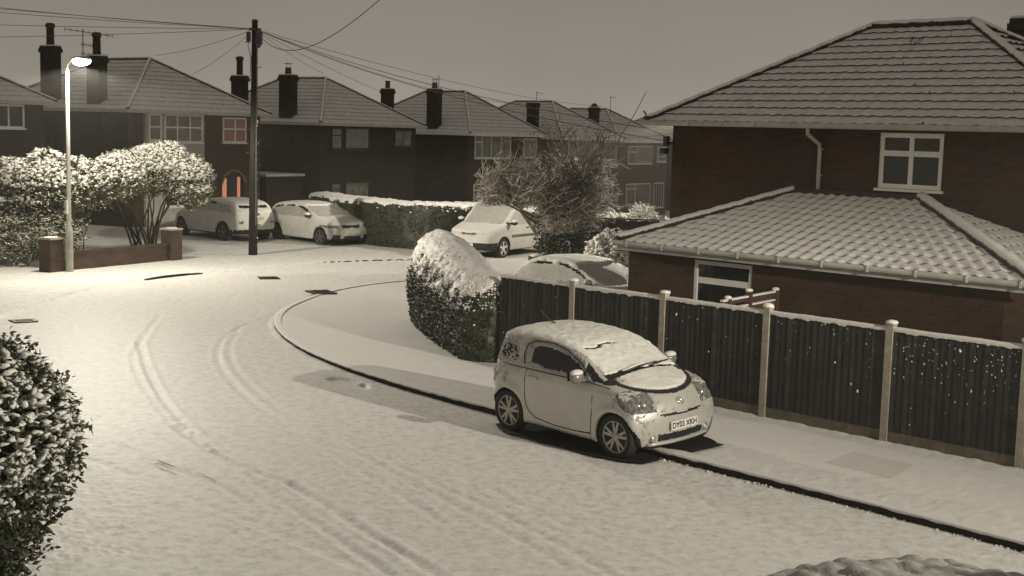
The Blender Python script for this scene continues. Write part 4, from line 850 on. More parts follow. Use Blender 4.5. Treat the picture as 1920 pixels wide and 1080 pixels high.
HATCH = dict(side=[(3.28, .20), (3.40, .30), (3.43, .48), (3.40, .64), (3.30, .78), (3.05, .92), (2.62, 1.02), (2.44, 1.09), (2.1, 1.23), (1.75, 1.35), (1.35, 1.425), (.8, 1.45), (.2, 1.43), (-.25, 1.38), (-.50, 1.28), (-.66, 1.08), (-.78, .95), (-.82, .6), (-.78, .3), (-.6, .20)],
             W=.90, zb=.18, xm=1.3, front=.24, rear=.16, crown=.07, k=.10, wr=.32, wheels=(0., 2.62), wz=[(.18, .96), (.6, 1), (.88, .98), (1.0, .93), (1.3, .83), (1.55, .72)], wx=[(-.9, .88), (0, .99), (2.4, 1), (2.9, .95), (3.45, .82)], screen=(1.55, 2.55, 1.02), mirror=(2.05, 1.05, .99), snowz=.7)
side_w = [(-.45, .98), (-.25, 1.27), (.4, 1.35), (1.2, 1.35), (1.7, 1.24), (2.15, 1.03), (1.6, .96), (.2, .96)]
slv = [[(-.25, 1.25), (.25, 1.33), (.25, 1.28), (-.22, 1.20)], [(.45, 1.34), (.95, 1.355), (.95, 1.30), (.5, 1.29)], [(1.15, 1.35), (1.55, 1.30), (1.95, 1.14), (2.0, 1.06), (1.90, 1.06), (1.5, 1.23), (1.2, 1.29)]]
snow_car('hatchback', 'snow-covered light hatchback facing the road, parked between the telegraph pole and the long hedge', HATCH, (-7.95, 48.1, .0), R_(-45.6) , [side_w], slv,
         extras=[('grille', lambda x, y, z, nx, ny, nz: (nx > .5) & (np.abs(y) < .42) & (z > .66) & (z < .76) & (vnoise(y * 9, z * 20, 0, 4) > .3), m_black), ('lower_grille', lambda x, y, z, nx, ny, nz: (nx > .5) & (np.abs(y) < .36) & (z > .27) & (z < .40), m_black), ('fog_recess', lambda x, y, z, nx, ny, nz: (nx > .25) & (np.abs(y) > .50) & (np.abs(y) < .76) & (z > .27) & (z < .44), m_black), ('headlight', lambda x, y, z, nx, ny, nz: (nx > .1) & (np.abs(y) > .56) & (z > .66) & (z < .76), m_lens)], plate=.53)
SUV = dict(HATCH, side=[(3.35, .26), (3.45, .45), (3.44, .7), (3.30, .90), (2.7, 1.05), (2.45, 1.12), (1.95, 1.32), (1.5, 1.45), (.9, 1.51), (.2, 1.50), (-.35, 1.44), (-.55, 1.37), (-.68, 1.20), (-.80, 1.0), (-.86, .7), (-.84, .45), (-.7, .26)], W=.93, zb=.26, wr=.35, wheels=(0, 2.66), k=.12, snowz=.8,
           wz=[(.2, .95), (.6, 1), (.95, .99), (1.1, .93), (1.4, .82), (1.65, .70)], screen=(1.3, 2.55, 1.1), mirror=(2.0, 1.12, 1.02))
t_suv, V_ = snow_car('family_car', 'snow-covered crossover seen from behind, parked behind the telegraph pole', SUV, (-9.62, 46.86, 0), R_(136), [[(-.45, 1.05), (-.25, 1.32), (.4, 1.4), (1.2, 1.4), (2.2, 1.08)]], [[(.50, 1.38), (.95, 1.42), (.95, 1.35), (.6, 1.31)], [(1.35, 1.40), (1.75, 1.31), (2.0, 1.20), (1.85, 1.18), (1.4, 1.32)]],
         extras=[('rear_window_top', lambda x, y, z, nx, ny, nz: (nx < -.3) & (np.abs(y) < .60) & (z > 1.22) & (z < 1.31), m_glass), ('bumper', lambda x, y, z, nx, ny, nz: (nx < -.2) & (z < .46), m_under), ('badge_slot', lambda x, y, z, nx, ny, nz: (nx < -.3) & (np.abs(y) < .14) & (z > .98) & (z < 1.04), m_black)])
b = MB(); b.box((-.016, -.26, -.055), (.0, .26, .055)); o = b.build('number_plate', m_yplate, t_suv); o.location = (-.845, 0, .86)
for sg in (-1, 1): b = MB(); b.ell((-.84, sg * .62, .74), (.03, .06, .05)); b.build('reflector', m_lens, t_suv, True)
DARK = dict(HATCH, side=[(3.30, .20), (3.40, .45), (3.30, .68), (2.9, .85), (2.55, .93), (2.3, 1.0), (1.85, 1.20), (1.4, 1.36), (.95, 1.42), (.4, 1.43), (0, 1.40), (-.35, 1.25), (-.6, 1.02), (-.72, .85), (-.74, .5), (-.66, .3), (-.5, .2)], W=.87, zb=.18, wr=.31, wheels=(0, 2.5), snowz=.9, screen=(1.2, 2.4, .95), mirror=(1.95, .98, .97), k=.09)
snow_car('dark_hatchback', 'dark hatchback under grainy snow parked behind the black fence beside the extension', DARK, UV(20.75, 22.15, -.08), R_(-45), [[(-.45, .95), (-.2, 1.22), (.4, 1.34), (1.1, 1.33), (1.7, 1.15), (2.05, .95)]], [[(-.05, 1.285), (.2, 1.32), (.62, 1.33), (.62, 1.30), (.2, 1.27)], [(.78, 1.33), (1.05, 1.33), (1.45, 1.22), (1.75, 1.07), (1.65, 1.08), (1.3, 1.22), (1.0, 1.28)]],
         paint=snow_mat('half_frosted_dark_paint', c=(.52, .505, .46), b1=1, s1=30, b2=.8, s2=120, d1=.02, thin=(.03, .03, .03), thin_amt=9.), frost=m_frost, snowth=.035)
VAN = dict(HATCH, side=[(3.50, .22), (3.58, .45), (3.55, .66), (3.44, .86), (3.15, 1.0), (2.70, 1.10), (2.45, 1.30), (2.1, 1.60), (1.88, 1.76), (1.6, 1.84), (.8, 1.87), (-.3, 1.86), (-.66, 1.80), (-.74, 1.5), (-.78, .8), (-.76, .4), (-.66, .25)], W=.90, zb=.22, wr=.33, wheels=(0, 2.66), wz=[(.2, .97), (.6, 1), (1.0, 1), (1.4, .93), (1.85, .86)], wx=[(-.9, .96), (0, 1), (2.6, 1), (3.1, .95), (3.6, .82)], k=.08, rear=.03, crown=.05, screen=(1.85, 2.72, 1.10), mirror=(2.30, 1.16, 1.04), snowz=.85)
snow_car('small_van', 'white van with dark bumper under snow, parked just left of the bare tree', VAN, (.32, 45.45, .03), R_(239), [[(1.15, 1.08), (1.15, 1.58), (1.85, 1.58), (2.25, 1.25), (2.3, 1.08)]], [[(2.33, 1.08), (2.45, 1.2), (2.6, 1.1)]], paint=m_whitecar,
         under=lambda x, y, z, nx, ny, nz: ((x > 3.0) & (z < .52) & (nx > .0)), extras=[('side_strip', lambda x, y, z, nx, ny, nz: (np.abs(ny) > .6) & (np.abs(z - .70) < .03) & (x > .55) & (x < 2.2), m_gravel), ('door_handle', lambda x, y, z, nx, ny, nz: (np.abs(ny) > .6) & (np.abs(z - .96) < .03) & ((np.abs(x - 1.22) < .08) | (np.abs(x - .95) < .08)), m_black), ('lamp_grille', lambda x, y, z, nx, ny, nz: (nx > .4) & (np.abs(y) < .30) & (np.abs(z - .80) < .03), m_gravel)], rim=m_bright, plate=.45)
snow_car('parked_car', 'dark car of which only the snowy roof shows above the long hedge', DARK, (-1.0, 53.2, -.02), R_(-35), [[(-.45, .95), (.4, 1.34), (1.1, 1.33), (2.05, .95)]], [], paint=m_darkcar, frost=m_glass, h=.06)

# ------------------------------------------------------------------ black boarded fence
def fence():
    t = thing('fence', 'black vertical-board fence with concrete posts and a crust of snow along its top', 'fence', UV(17.0, 16.0), R_(-45.08)); us = [16.25, 14.5, 12.6, 10.69, 8.73, 6.85, 5.0, 3.1]
    s = [17.0 - u for u in us]
    for k, x in enumerate(s):
        if k == 0: continue
        b = MB(); b.box((x - .052, -.06, -.1), (x + .052, .05, 1.70)); b.box((x - .060, -.068, 1.70), (x + .060, .058, 1.725)); p = b.build('post', m_post, t)
        b = MB(); b.ell((x + random.uniform(-.012, .012), -.005, 1.735), (.085, .080, random.uniform(.030, .048)), 0, 14, 8, .10); b.build('snow_cap', m_snow_soft, p, True)
    for k, (xa, xb) in enumerate(zip(s, s[1:])):
        x0, x1 = xa + .055, xb - .055; b = MB(); n = max(3, int((x1 - x0) / .098)); w_ = (x1 - x0) / n
        for i in range(n):
            a = x0 + i * w_; j = random.uniform(-.006, .006); dz = random.uniform(-.006, .006); mi_ = random.choice((0, 0, 0, 1, 2))
            b.face([(a, -.034 + j, .26), (a + w_ * .94, -.020 + j, .26), (a + w_ * .94, -.020 + j, 1.60 + dz), (a, -.034 + j, 1.60 + dz)], mi_); b.face([(a + w_ * .94, -.020 + j, .26), (a + w_, -.010, .26), (a + w_, -.010, 1.60), (a + w_ * .94, -.020 + j, 1.60 + dz)])
            b.face([(a, -.034 + j, 1.60), (a + w_, -.02, 1.60), (a + w_, .02, 1.60), (a, .02, 1.60)])
        b.face([(x1, .02, .26), (x0, .02, .26), (x0, .02, 1.60), (x1, .02, 1.60)]); b.m = [q_ for q_ in b.m]; p = b.build('panel', [m_board, m_board_b, m_board_c], t)
        b = MB(); b.box((x0, -.030, 1.60), (x1, .035, 1.632)); b.build('capping_rail', m_board, p)
        b = MB(); b.box((x0 - .01, -.028, -.05), (x1 + .01, .024, .258)); b.build('gravel_board', m_gravel, t)
        # snow crust with an uneven lower edge
        m = 130; q = np.linspace(x0, x1, m); lo = .012 + .035 * np.clip(fbm(q * 14, k * 3, 0, 3, 6) - .42, 0, 1) * 2.2 * (.4 + .6 * vnoise(q * 2, k, 0, 4)); top = 1.668 + .012 * fbm(q * 5, k, 0, 2, 2); V = np.concatenate([np.stack([q, np.full(m, yy) + (.004 * RNG.random(m) if ee else 0), zz], 1) for yy, zz, ee in ((-.046, 1.632 - lo, 1), (-.052, 1.648 + 0 * q, 1), (-.030, top - .006, 0), (0, top + .004, 0), (.035, top - .01, 0), (.045, 1.635 + 0 * q, 1))])
        F = np.concatenate([np.stack([np.arange(m - 1) + r * m, np.arange(m - 1) + 1 + r * m, np.arange(m - 1) + 1 + (r + 1) * m, np.arange(m - 1) + (r + 1) * m], 1) for r in range(5)]); np_mesh('snow_crust', V, F, m_snow_car, p)
        dens = {2: 16, 3: 34, 4: 120, 5: 120, 6: 60}.get(k, 5); iv, if_ = ico(); zz = 1.60 - np.abs(RNG.normal(0, .38, dens)); zz = zz[zz > .3]; n = len(zz); sc = RNG.uniform(.003, .011, n) * (1 + (RNG.random(n) > .93) * 1.0)
        if n: V, F = scatter(iv, if_, np.stack([RNG.uniform(x0 + .03, x1 - .03, n), np.full(n, -.034), zz], 1), np.stack([sc, sc * .5, sc * RNG.uniform(.8, 1.8, n)], 1), rotm(n, .2), .2); np_mesh('clinging_snow', V, F, m_snow_car, p)['kind'] = 'stuff'
    return t
fence()
# ------------------------------------------------------------------ hedges
def hedge_obj(name, label, field, lo, hi, h, top_fn, leaf_n, leaf_s, snow_n, group=None, body=m_leaf, snow=m_snow_soft, thick=.05, snow_s=(.02, .045), cat='hedge', leafmat=None, snow_mat_=None):
    X, Y, Zc = grid3(lo, hi, h); F = field(X, Y, Zc); V, Q = nets(F, lo, h); C = V[Q].mean(1); N = fnormals(V, Q); o = np_mesh(name, V, Q, body); tag(o, label, cat, group)
    m = top_fn(C, N); free = np.flatnonzero(~m); P = free[RNG.integers(0, len(free), leaf_n)]; c, n = C[P], N[P]; s = leaf_s * RNG.uniform(.6, 1.3, leaf_n); R3 = rotm(leaf_n, .9); lv, lf = scatter(LEAFV, LEAFF, c + n * .015, np.stack([s, s, s], 1), R3); np_mesh('leaves', lv, lf, leafmat or m_leaf_snow, o, smooth=False)
    m = top_fn(C, N); r = sheet(V, Q, m, thick, None, 5, .75, 16.)
    if r: np_mesh('snow', r[0], r[1], snow, o)
    if snow_n:
        w_ = np.clip(N[:, 2] + .25, 0, 1) * snow_mat_(C, N) if snow_mat_ else np.clip(N[:, 2], 0, 1) ** .5; w_ = w_ / w_.sum(); P = RNG.choice(len(C), snow_n, p=w_); sc = RNG.uniform(*snow_s, snow_n); iv, if_ = ico()
        V2, F2 = scatter(iv, if_, C[P] + N[P] * sc[:, None] * .6, np.stack([sc * 1.2, sc, sc * .65], 1), rotm(snow_n, .5), .15); np_mesh('snow_lumps', V2, F2, snow, o)['kind'] = 'stuff'
    return o
# teardrop hedge on the corner
HA, HB = np.array([-.30, 22.95]), np.array([-1.66, 28.2]); hd = (HB - HA); HL = np.hypot(*hd); hd = hd / HL; hn = np.array([-hd[1], hd[0]])
def big_hedge(X, Y, Z):
    px, py = X - HA[0], Y - HA[1]; t = px * hd[0] + py * hd[1]; s = px * hn[0] + py * hn[1]; s = s - .10 * np.sin(np.clip(t, 0, HL) / HL * math.pi)
    zt = 1.62 + .45 * sstep(-.2, 3.8, t) - .05 * sstep(3.8, 5.9, t); u = np.clip(Z / zt, 0, 1.5)
    w_ = .56 * (np.interp(u, [0, .12, .35, .6, .8, .92, 1.0, 1.1], [.80, .92, 1.0, .98, .80, .50, .0, -.6])) * (1 + .12 * sstep(0, 3, t))
    ends = np.maximum(-t - .12, t - HL) ; F = smax(np.abs(s) - w_, ends, .55) ; F = smax(F, Z - zt, .12)
    return F * .8 + .045 * (fbm(X * 5, Y * 5, Z * 5, 3, 2) - .5) * 1.6
def bh_top(C, N):
    e = fbm(C[:, 0] * 7, C[:, 1] * 7, C[:, 2] * 7, 3, 17); t = (C[:, 0] - HA[0]) * hd[0] + (C[:, 1] - HA[1]) * hd[1]
    return (N[:, 2] + .9 * (e - .5) > .30 - .10 * sstep(2, 5, t)) & (C[:, 2] > .95 + .5 * (e - .4) - .1 * sstep(2, 5, t))
hedge_obj('corner_hedge', 'tall dark teardrop-shaped hedge capped with snow at the end of the black fence', big_hedge, (-2.9, 21.9, -.05), (1.3, 29.4, 2.5), .05, bh_top, 17000, .055, 6500, thick=.03, snow_s=(.010, .028), leafmat=m_leaf,
          snow_mat_=lambda C, N: (C[:, 2] > .95) * np.exp(-((C[:, 2] - 1.35) / .30) ** 2) * (N[:, 2] > -.1) + .12 * (N[:, 2] > .3) + .004 * (C[:, 2] < .5))
# long hedge in front of the row
LP = chaikin([(-7.3, 50.2), (-6.4, 48.5), (-4.96, 46.7), (-3.3, 45.3), (-2.0, 45.4), (-.2, 46.6)])
def long_hedge(X, Y, Z):
    d = dline(X, Y, LP); zt = 1.60 + .06 * (fbm(X * 1.1, Y * 1.1, 0, 2, 1) - .5); return smax(d - .52 - .05 * np.clip(1 - Z, 0, 1), Z - zt, .14) * .85 + .10 * (fbm(X * 3, Y * 3, Z * 3, 3, 4) - .5)
def lh_top(C, N): e = fbm(C[:, 0] * 4, C[:, 1] * 4, C[:, 2] * 4, 3, 27); return (N[:, 2] + .7 * (e - .5) > .35)
hedge_obj('long_hedge', 'long clipped hedge with a snowy top running between the parked hatchback and the white van', long_hedge, (-8.3, 44.2, -.05), (.7, 51.2, 2.0), .09, lh_top, 12000, .08, 1500, thick=.05, snow_s=(.02, .05), leafmat=m_leaf,
          snow_mat_=lambda C, N: (C[:, 2] > .9) * np.exp(-((C[:, 2] - 1.56) / .13) ** 2) * (.15 + sstep(-3.5, -1, C[:, 0])))
# clipped snow-laden hedge under the camera, bottom right
def mound(name, label, cx, cy, rx, ry, zt, zb, lump_n, ls, lo=.15):
    o = None; n = 90; a = np.linspace(-1, 1, n); A, B = np.meshgrid(a, a, indexing='ij'); rr = np.hypot(A, B); k = np.clip(rr, 0, 1)
    Zz = zb + (zt - zb) * (1 - k ** 3.2) ** .6; X = cx + A * rx; Y = cy + B * ry; P = np.stack([RNG.uniform(-1, 1, lump_n) * rx + cx, RNG.uniform(-1, 1, lump_n) * ry + cy], 1); hgt = np.zeros_like(X)
    for p, s, q in zip(P, RNG.uniform(*ls, lump_n), RNG.uniform(.5, 1, lump_n)):
        d2 = ((X - p[0]) ** 2 + (Y - p[1]) ** 2) / (s * s); m = d2 < 1; hgt[m] = np.maximum(hgt[m], (np.sqrt(1 - d2[m])) * s * .75 * q)
    Zz = Zz + hgt; V = np.stack([X, Y, Zz], -1).reshape(-1, 3); i = np.arange((n - 1) ** 2); q = (i // (n - 1)) * n + i % (n - 1); F = np.stack([q, q + n, q + n + 1, q + 1], 1); keep = (rr.reshape(-1)[F] < 1.0).all(1); return V, F[keep]
def fg_field(X, Y, Z):
    d = np.hypot((X - 2.98) / 1.25, (Y - 8.6) / .9); return smax((d - 1) * .8, Z - .93, .3) + .03 * (fbm(X * 5, Y * 5, Z * 5, 2, 9) - .5)
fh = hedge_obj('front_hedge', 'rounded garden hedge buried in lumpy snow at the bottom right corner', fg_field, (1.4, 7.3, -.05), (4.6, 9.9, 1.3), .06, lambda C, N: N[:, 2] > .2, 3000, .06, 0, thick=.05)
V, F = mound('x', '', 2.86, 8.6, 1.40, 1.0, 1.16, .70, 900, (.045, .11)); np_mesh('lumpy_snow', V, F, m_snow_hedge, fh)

# ------------------------------------------------------------------ leafy shrubs
def shrub(name, label, lobes, n, ls, snow_n, ss, stems, leafmat, group=None, shell=.55, zsnow=-9, core=None, per=5, snowmat=None, snow_el=(1.25, 1.0, .7), cat='shrub', loc=(0, 0, 0), snow_down=.0, spread=.6, snow_shell=None, jr=.06):
    t = thing(name, label, cat, loc, 0, group); L = np.array(lobes, float); vol = L[:, 3] * L[:, 4] * L[:, 5]
    def pts(n, up=False):
        shell_ = (snow_shell or shell) if up else shell
        k = RNG.choice(len(L), n, p=vol / vol.sum()); d = RNG.normal(0, 1, (n, 3)); d /= np.linalg.norm(d, axis=1)[:, None]
        if up: d[:, 2] = np.abs(d[:, 2]) * .9 + .1 * d[:, 2] - snow_down; d /= np.linalg.norm(d, axis=1)[:, None]
        r = shell_ + (1 - shell_) * RNG.random(n) ** .5; r = r * (1 + jr * RNG.normal(0, 1, n) * (not up)); return L[k, :3] + d * r[:, None] * L[k, 3:6], d, k
    P, d, k = pts(n); P = P[P[:, 2] > .05]; n = len(P); c = np.repeat(P, per, 0); m = len(c); s = ls * RNG.uniform(.6, 1.25, m); V, F = scatter(LEAFV, LEAFF, c + RNG.normal(0, ls * .25, (m, 3)), np.stack([s, s * .8, s], 1), rotm(m, spread)); np_mesh('foliage', V, F, leafmat, t, smooth=False)
    if snow_n:
        P, d, k = pts(snow_n, True); ins = np.zeros(len(P), bool)
        for l in L: q = (P - l[:3]) / (l[3:6] * .86); ins |= (q * q).sum(1) < 1
        P = P[~ins & (P[:, 2] > zsnow)]; q = len(P); sc = RNG.uniform(*ss, q); iv, if_ = ico(); V, F = scatter(iv, if_, P, np.stack([sc * snow_el[0], sc * snow_el[1], sc * snow_el[2]], 1), rotm(q, .45), .16); np_mesh('snow_lumps', V, F, snowmat or m_snow_soft, t)['kind'] = 'stuff'
        if q:  # leaves poking out under each lump
            c = np.repeat(P - np.array([0, 0, .3]) * sc[:, None], 3, 0); m = len(c); s = ls * RNG.uniform(.8, 1.4, m); V, F = scatter(LEAFV, LEAFF, c, np.stack([s, s * .8, s], 1), rotm(m, .5)); np_mesh('outer_leaves', V, F, leafmat, t, smooth=False)
    if core:
        for l in core: pass
    if stems:
        b = MB()
        for (x0, y0, x1, y1, z1, r) in stems: b.tube([(x0, y0, -.05), (x0 * .7 + x1 * .3 + random.uniform(-.08, .08), y0 * .7 + y1 * .3, z1 * .35), (x0 * .3 + x1 * .7 + random.uniform(-.1, .1), y0 * .3 + y1 * .7, z1 * .7), (x1, y1, z1)], [r, r * .85, r * .65, r * .4], 6)
        b.build('stems', m_bark_d, t, True)
    return t
def stems(cx, cy, n, r0, r1, z, r=.035): return [(cx + random.uniform(-r0, r0), cy + random.uniform(-r0, r0), cx + random.uniform(-r1, r1), cy + random.uniform(-r1 * .5, r1 * .5), z * random.uniform(.75, 1.1), r * random.uniform(.6, 1.2)) for _ in range(n)]
shrub('garden_shrub', 'wide snow-laden shrub behind the low brick wall, round the lit lamp post', [(-13.0, 38.2, 2.25, 1.5, 1.1, .85), (-14.6, 38.4, 2.2, 1.5, 1.2, .80), (-11.7, 38.6, 2.45, .9, .9, .72), (-16.2, 38.5, 2.3, 1.4, 1.2, .8), (-14.2, 38.0, 1.2, 1.9, .9, 1.0), (-15.9, 37.8, .8, 1.4, .9, .9), (-13.6, 38.2, 3.0, .5, .4, .3), (-14.2, 36.6, .70, 1.5, .7, .75), (-12.9, 37.6, .9, .7, .6, .7)],
      7000, .12, 6500, (.03, .075), stems(-13.3, 38.3, 22, .8, 1.6, 2.0, .03), m_leaf_osnow, snow_shell=.72, zsnow=1.75, shell=.35, group='shrubs behind the low brick wall')
shrub('garden_shrub', 'rounded snow-laden shrub on bare spreading stems, between the brick wall end and the rendered house', [(-11.5, 42.4, 2.60, 1.25, 1.1, .85), (-10.55, 42.4, 2.35, .85, .9, .80), (-12.5, 42.4, 2.45, 1.0, 1.0, .75), (-11.1, 42.3, 3.05, .6, .6, .50), (-10.3, 42.2, 1.95, .6, .6, .5)],
      4400, .12, 5200, (.03, .07), stems(-11.9, 42.3, 16, .28, 1.25, 2.3, .045), m_leaf_osnow, snow_shell=.72, zsnow=1.9, shell=.35, group='shrubs behind the low brick wall')
shrub('garden_shrub', 'unseen snowy shrub added to shade the front hedge, right of the picture edge', [(5.4, 8.4, 1.5, .9, .8, .9), (5.4, 8.4, .7, .8, .8, .7)], 1200, .10, 900, (.03, .07), stems(5.4, 8.4, 6, .2, .4, 1.2), m_leaf, zsnow=1.2)  # out-of-view shrub, added to block the lamp from the front hedge
# foreground shrub, left
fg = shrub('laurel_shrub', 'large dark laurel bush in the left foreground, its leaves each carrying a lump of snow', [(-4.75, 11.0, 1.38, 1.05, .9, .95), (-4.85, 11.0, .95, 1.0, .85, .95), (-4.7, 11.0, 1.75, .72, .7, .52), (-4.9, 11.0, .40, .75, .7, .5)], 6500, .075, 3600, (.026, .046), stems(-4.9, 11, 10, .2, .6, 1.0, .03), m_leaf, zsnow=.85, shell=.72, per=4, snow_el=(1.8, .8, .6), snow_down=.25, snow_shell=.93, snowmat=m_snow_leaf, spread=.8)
def blob_core(par, lobes, h, mat=m_leaf):
    L = np.array(lobes); lo = (L[:, :3] - L[:, 3:6]).min(0) - .1; hi = (L[:, :3] + L[:, 3:6]).max(0) + .1; X, Y, Zc = grid3(lo, hi, h); F = np.full(X.shape, 9.)
    for l in L: F = smin(F, (np.sqrt(((X - l[0]) / l[3]) ** 2 + ((Y - l[1]) / l[4]) ** 2 + ((Zc - l[2]) / l[5]) ** 2) - 1) * min(l[3:6]), .15)
    V, Q = nets(F + .06 * (fbm(X * 6, Y * 6, Zc * 6, 2, 3) - .5), lo, h); np_mesh('inner_foliage', V, Q, mat, par)
blob_core(fg, [(-4.75, 11.0, 1.38, .88, .75, .80), (-4.85, 11.0, .95, .84, .7, .8), (-4.9, 11, .4, .6, .55, .4)], .06)
b = MB()   # the sprig sticking out at the lower right
for k in range(7): a = random.uniform(-.5, .5); p = (-4.05 + .045 * k, 11.0 + a * .06, .60 + .035 * k); b.face([p, (p[0] + .03, p[1] + .01, p[2] + .025), (p[0] + .075, p[1], p[2] + .012 + .03 * a), (p[0] + .035, p[1] - .01, p[2] - .010)])
b.tube([(-4.2, 11, .5), (-4.0, 11, .62), (-3.78, 11, .82)], .008, 4); b.build('sprig', m_leaf, fg)
shrub('round_bush', 'small rounded snow-covered bush beside the left end of the extension', [(2.55, 33.8, .85, .72, .6, .85), (3.0, 34.0, .7, .6, .6, .75)], 1200, .09, 1500, (.03, .07), stems(2.6, 33.8, 5, .2, .3, .8), m_leaf_pale, zsnow=.1, shell=.75, snow_down=.25)
shrub('pale_bush', 'pale brown leafy shrub lit from behind, between the white van and the bare tree', [(-.35, 48.2, 1.7, .85, .7, .8), (.5, 48.4, 1.5, .8, .7, .7), (-.1, 48.2, .8, .9, .7, .7)], 1700, .10, 260, (.02, .045), stems(0, 48.3, 8, .3, .9, 1.9), m_leaf_pale, zsnow=1.0, shell=.2)
shrub('pale_bush', 'pale frosted twiggy bush behind the white rail by the large brick house', [(5.0, 51.0, .95, .62, .5, .55)], 900, .09, 160, (.02, .04), stems(5.0, 51, 14, .1, .5, 1.3, .012), m_leaf_pale, zsnow=.8, shell=.1)
shrub('low_shrub', 'low lit snowy shrub glimpsed behind the dark timber fence right of the tree', [(3.0, 46.6, 1.25, .6, .4, .42)], 400, .09, 800, (.03, .07), [], m_leaf_pale, zsnow=.9, shell=.5)

# ------------------------------------------------------------------ bare tree with an ivy-clad trunk
def bare_tree():
    t = thing('bare_tree', 'bare spreading garden tree with snow-dusted twigs and ivy round its trunk', 'tree', (1.45, 39, 0)); rnd = random.Random(5); trunk, tw = MB(), MB(); segs = [0]
    def grow(p, d, L, r, lev, free=False):
        n = 4 if lev < 3 else 3; pts = [p.copy()]; rs = [r]; q = p.copy(); dd = d.copy()
        for i in range(n):
            dd = (dd + Vector((rnd.gauss(0, .16), rnd.gauss(0, .16), rnd.gauss(.035, .12)))).normalized(); q = q + dd * (L / n); pts.append(q.copy()); rs.append(max(.0085, r * (1 - .5 * (i + 1) / n)))
            if lev >= 1 and lev < 5:
                for _ in range(2 if lev < 4 else 1):
                    if rnd.random() < .85:
                        ax = Vector((rnd.gauss(0, 1), rnd.gauss(0, 1), rnd.gauss(.15, .8))).normalized(); nd = (dd * .75 + ax * .75).normalized(); grow(q.copy(), nd, L * rnd.uniform(.5, .72), rs[-1] * .62, lev + 1, free)
        if lev == 1 and q.z < 2.0: return
        e_ = ((q.x - .25) / 2.75) ** 2 + (q.y / 2.2) ** 2 + ((q.z - 2.3) / 2.25) ** 2
        if lev >= 2 and r < .04 and (min(p.z, q.z) < (1.95 if q.x < -.6 else 1.25) or e_ > 1 + .25 * rnd.random() ** 2) and not free: return
        (trunk if lev < 2 else tw).tube(pts, rs, 6 if lev < 2 else 3, cap=False); segs[0] += 1
        if lev < 1:
            for k in range(18):
                a = 2 * math.pi * k / 18 + rnd.uniform(-.3, .3); nd = Vector((math.cos(a) * 1.1, math.sin(a) * .6, rnd.uniform(.12, 1.15))).normalized(); grow(q.copy() - Vector((0, 0, rnd.uniform(0, .9))), nd, rnd.uniform(1.2, 1.7), .045, 1)
    grow(Vector((0, 0, -.1)), Vector((0, 0, 1)), 2.0, .16, 0)
    [grow(Vector((x_, rnd.uniform(-.2, .2), 1.7)), Vector((x_ * .6, rnd.uniform(-.2, .2), 1)), 1.7, .045, 2) for x_ in (-.35, -.1, .15, .4, .6)]; grow(Vector((1.3, 0, 3.4)), Vector((.35, 0, 1)), 2.3, .020, 4, True)
    trunk.build('trunk', m_bark, t, True); tw.build('branches', m_bark, t, True); print('tree segs', segs)
    L = [(-.1, -.1, .75, .8, .5, .9), (.35, -.1, .7, .85, .5, .8), (-.05, -.15, 1.6, .65, .4, .6), (.4, 0, 1.8, .55, .4, .45), (-.55, -.1, 1.55, .45, .4, .4)]; A = np.array(L); k = RNG.choice(5, 6500, p=[.3, .25, .2, .15, .1]); d = RNG.normal(0, 1, (6500, 3)); d /= np.linalg.norm(d, axis=1)[:, None]; P = A[k, :3] + d * A[k, 3:6] * (.55 + .45 * RNG.random((6500, 1))); s = RNG.uniform(.07, .14, 6500)
    V, F = scatter(LEAFV, LEAFF, P, np.stack([s, s, s], 1), rotm(6500, .8)); np_mesh('ivy', V, F, m_leaf, t, smooth=False)
bare_tree()

# ------------------------------------------------------------------ low walls, rails, timber
b = MB(); x0, y0, x1, y1 = -12.42, 35.25, -10.22, 39.25; L = math.hypot(x1 - x0, y1 - y0); az = math.atan2(y1 - y0, x1 - x0)
gw = thing('brick_garden_wall', 'low brick garden wall with two square pillars, in front of the snow-laden shrubs', 'wall', (x0, y0, 0), az)
b.box((.22, -.11, -.1), (L - .22, .11, .50)); b.build('wall', m_brick_wall, gw, uv=True)
b = MB(); b.box((.22, -.13, .50), (L - .22, .13, .56)); b.build('coping', m_brick_wall, gw, uv=True)
for xx, hh in ((0, .93), (L, .95)):
    b = MB(); b.box((xx - .22, -.22, -.1), (xx + .22, .22, hh)); p = b.build('pillar', m_brick_wall, gw, uv=True); b = MB(); b.box((xx - .24, -.24, hh), (xx + .24, .24, hh + .05)); b.build('cap', m_post, p); b = MB(); b.ell((xx, 0, hh + .05), (.2, .2, .03)); b.build('snow', m_snow_soft, p, True)
pw = thing('brick_pillar', 'lone brick gate pillar at the rear corner of the dark hatchback', 'pillar', (.60, 32.9, 0), R_(-45)); b = MB(); b.box((-.15, -.15, -.1), (.15, .15, 1.05)); b.build('shaft', m_brick_wall, pw, uv=True); b = MB(); b.ell((0, 0, 1.06), (.17, .17, .05)); b.build('snow', m_snow_soft, pw, True)
df_ = thing('timber_fence', 'dark close-boarded timber fence running from the bare tree to the large brick house', 'fence', (2.0, 40.6, 0), R_(2)); b = MB()
for k in range(34): b.box((k * .12, -.012 + .004 * (k % 2), -.1), (k * .12 + .118, .008, 1.50 + .01 * (k % 3)))
b.build('boards', m_wood_fence, df_); b = MB(); b.box((-.02, -.03, 1.53), (4.1, .03, 1.57)); b.build('rail', m_wood_fence, df_)
rl = thing('white_railing', 'white-painted rail fence in front of the farthest house', 'fence', (3.4, 52.0, -.05), R_(0))
for xx in (0, 1.05, 1.25, 2.6, 3.9): b = MB(); b.box((xx - .04, -.04, 0), (xx + .04, .04, 1.05)); b.build('post', m_rail, rl)
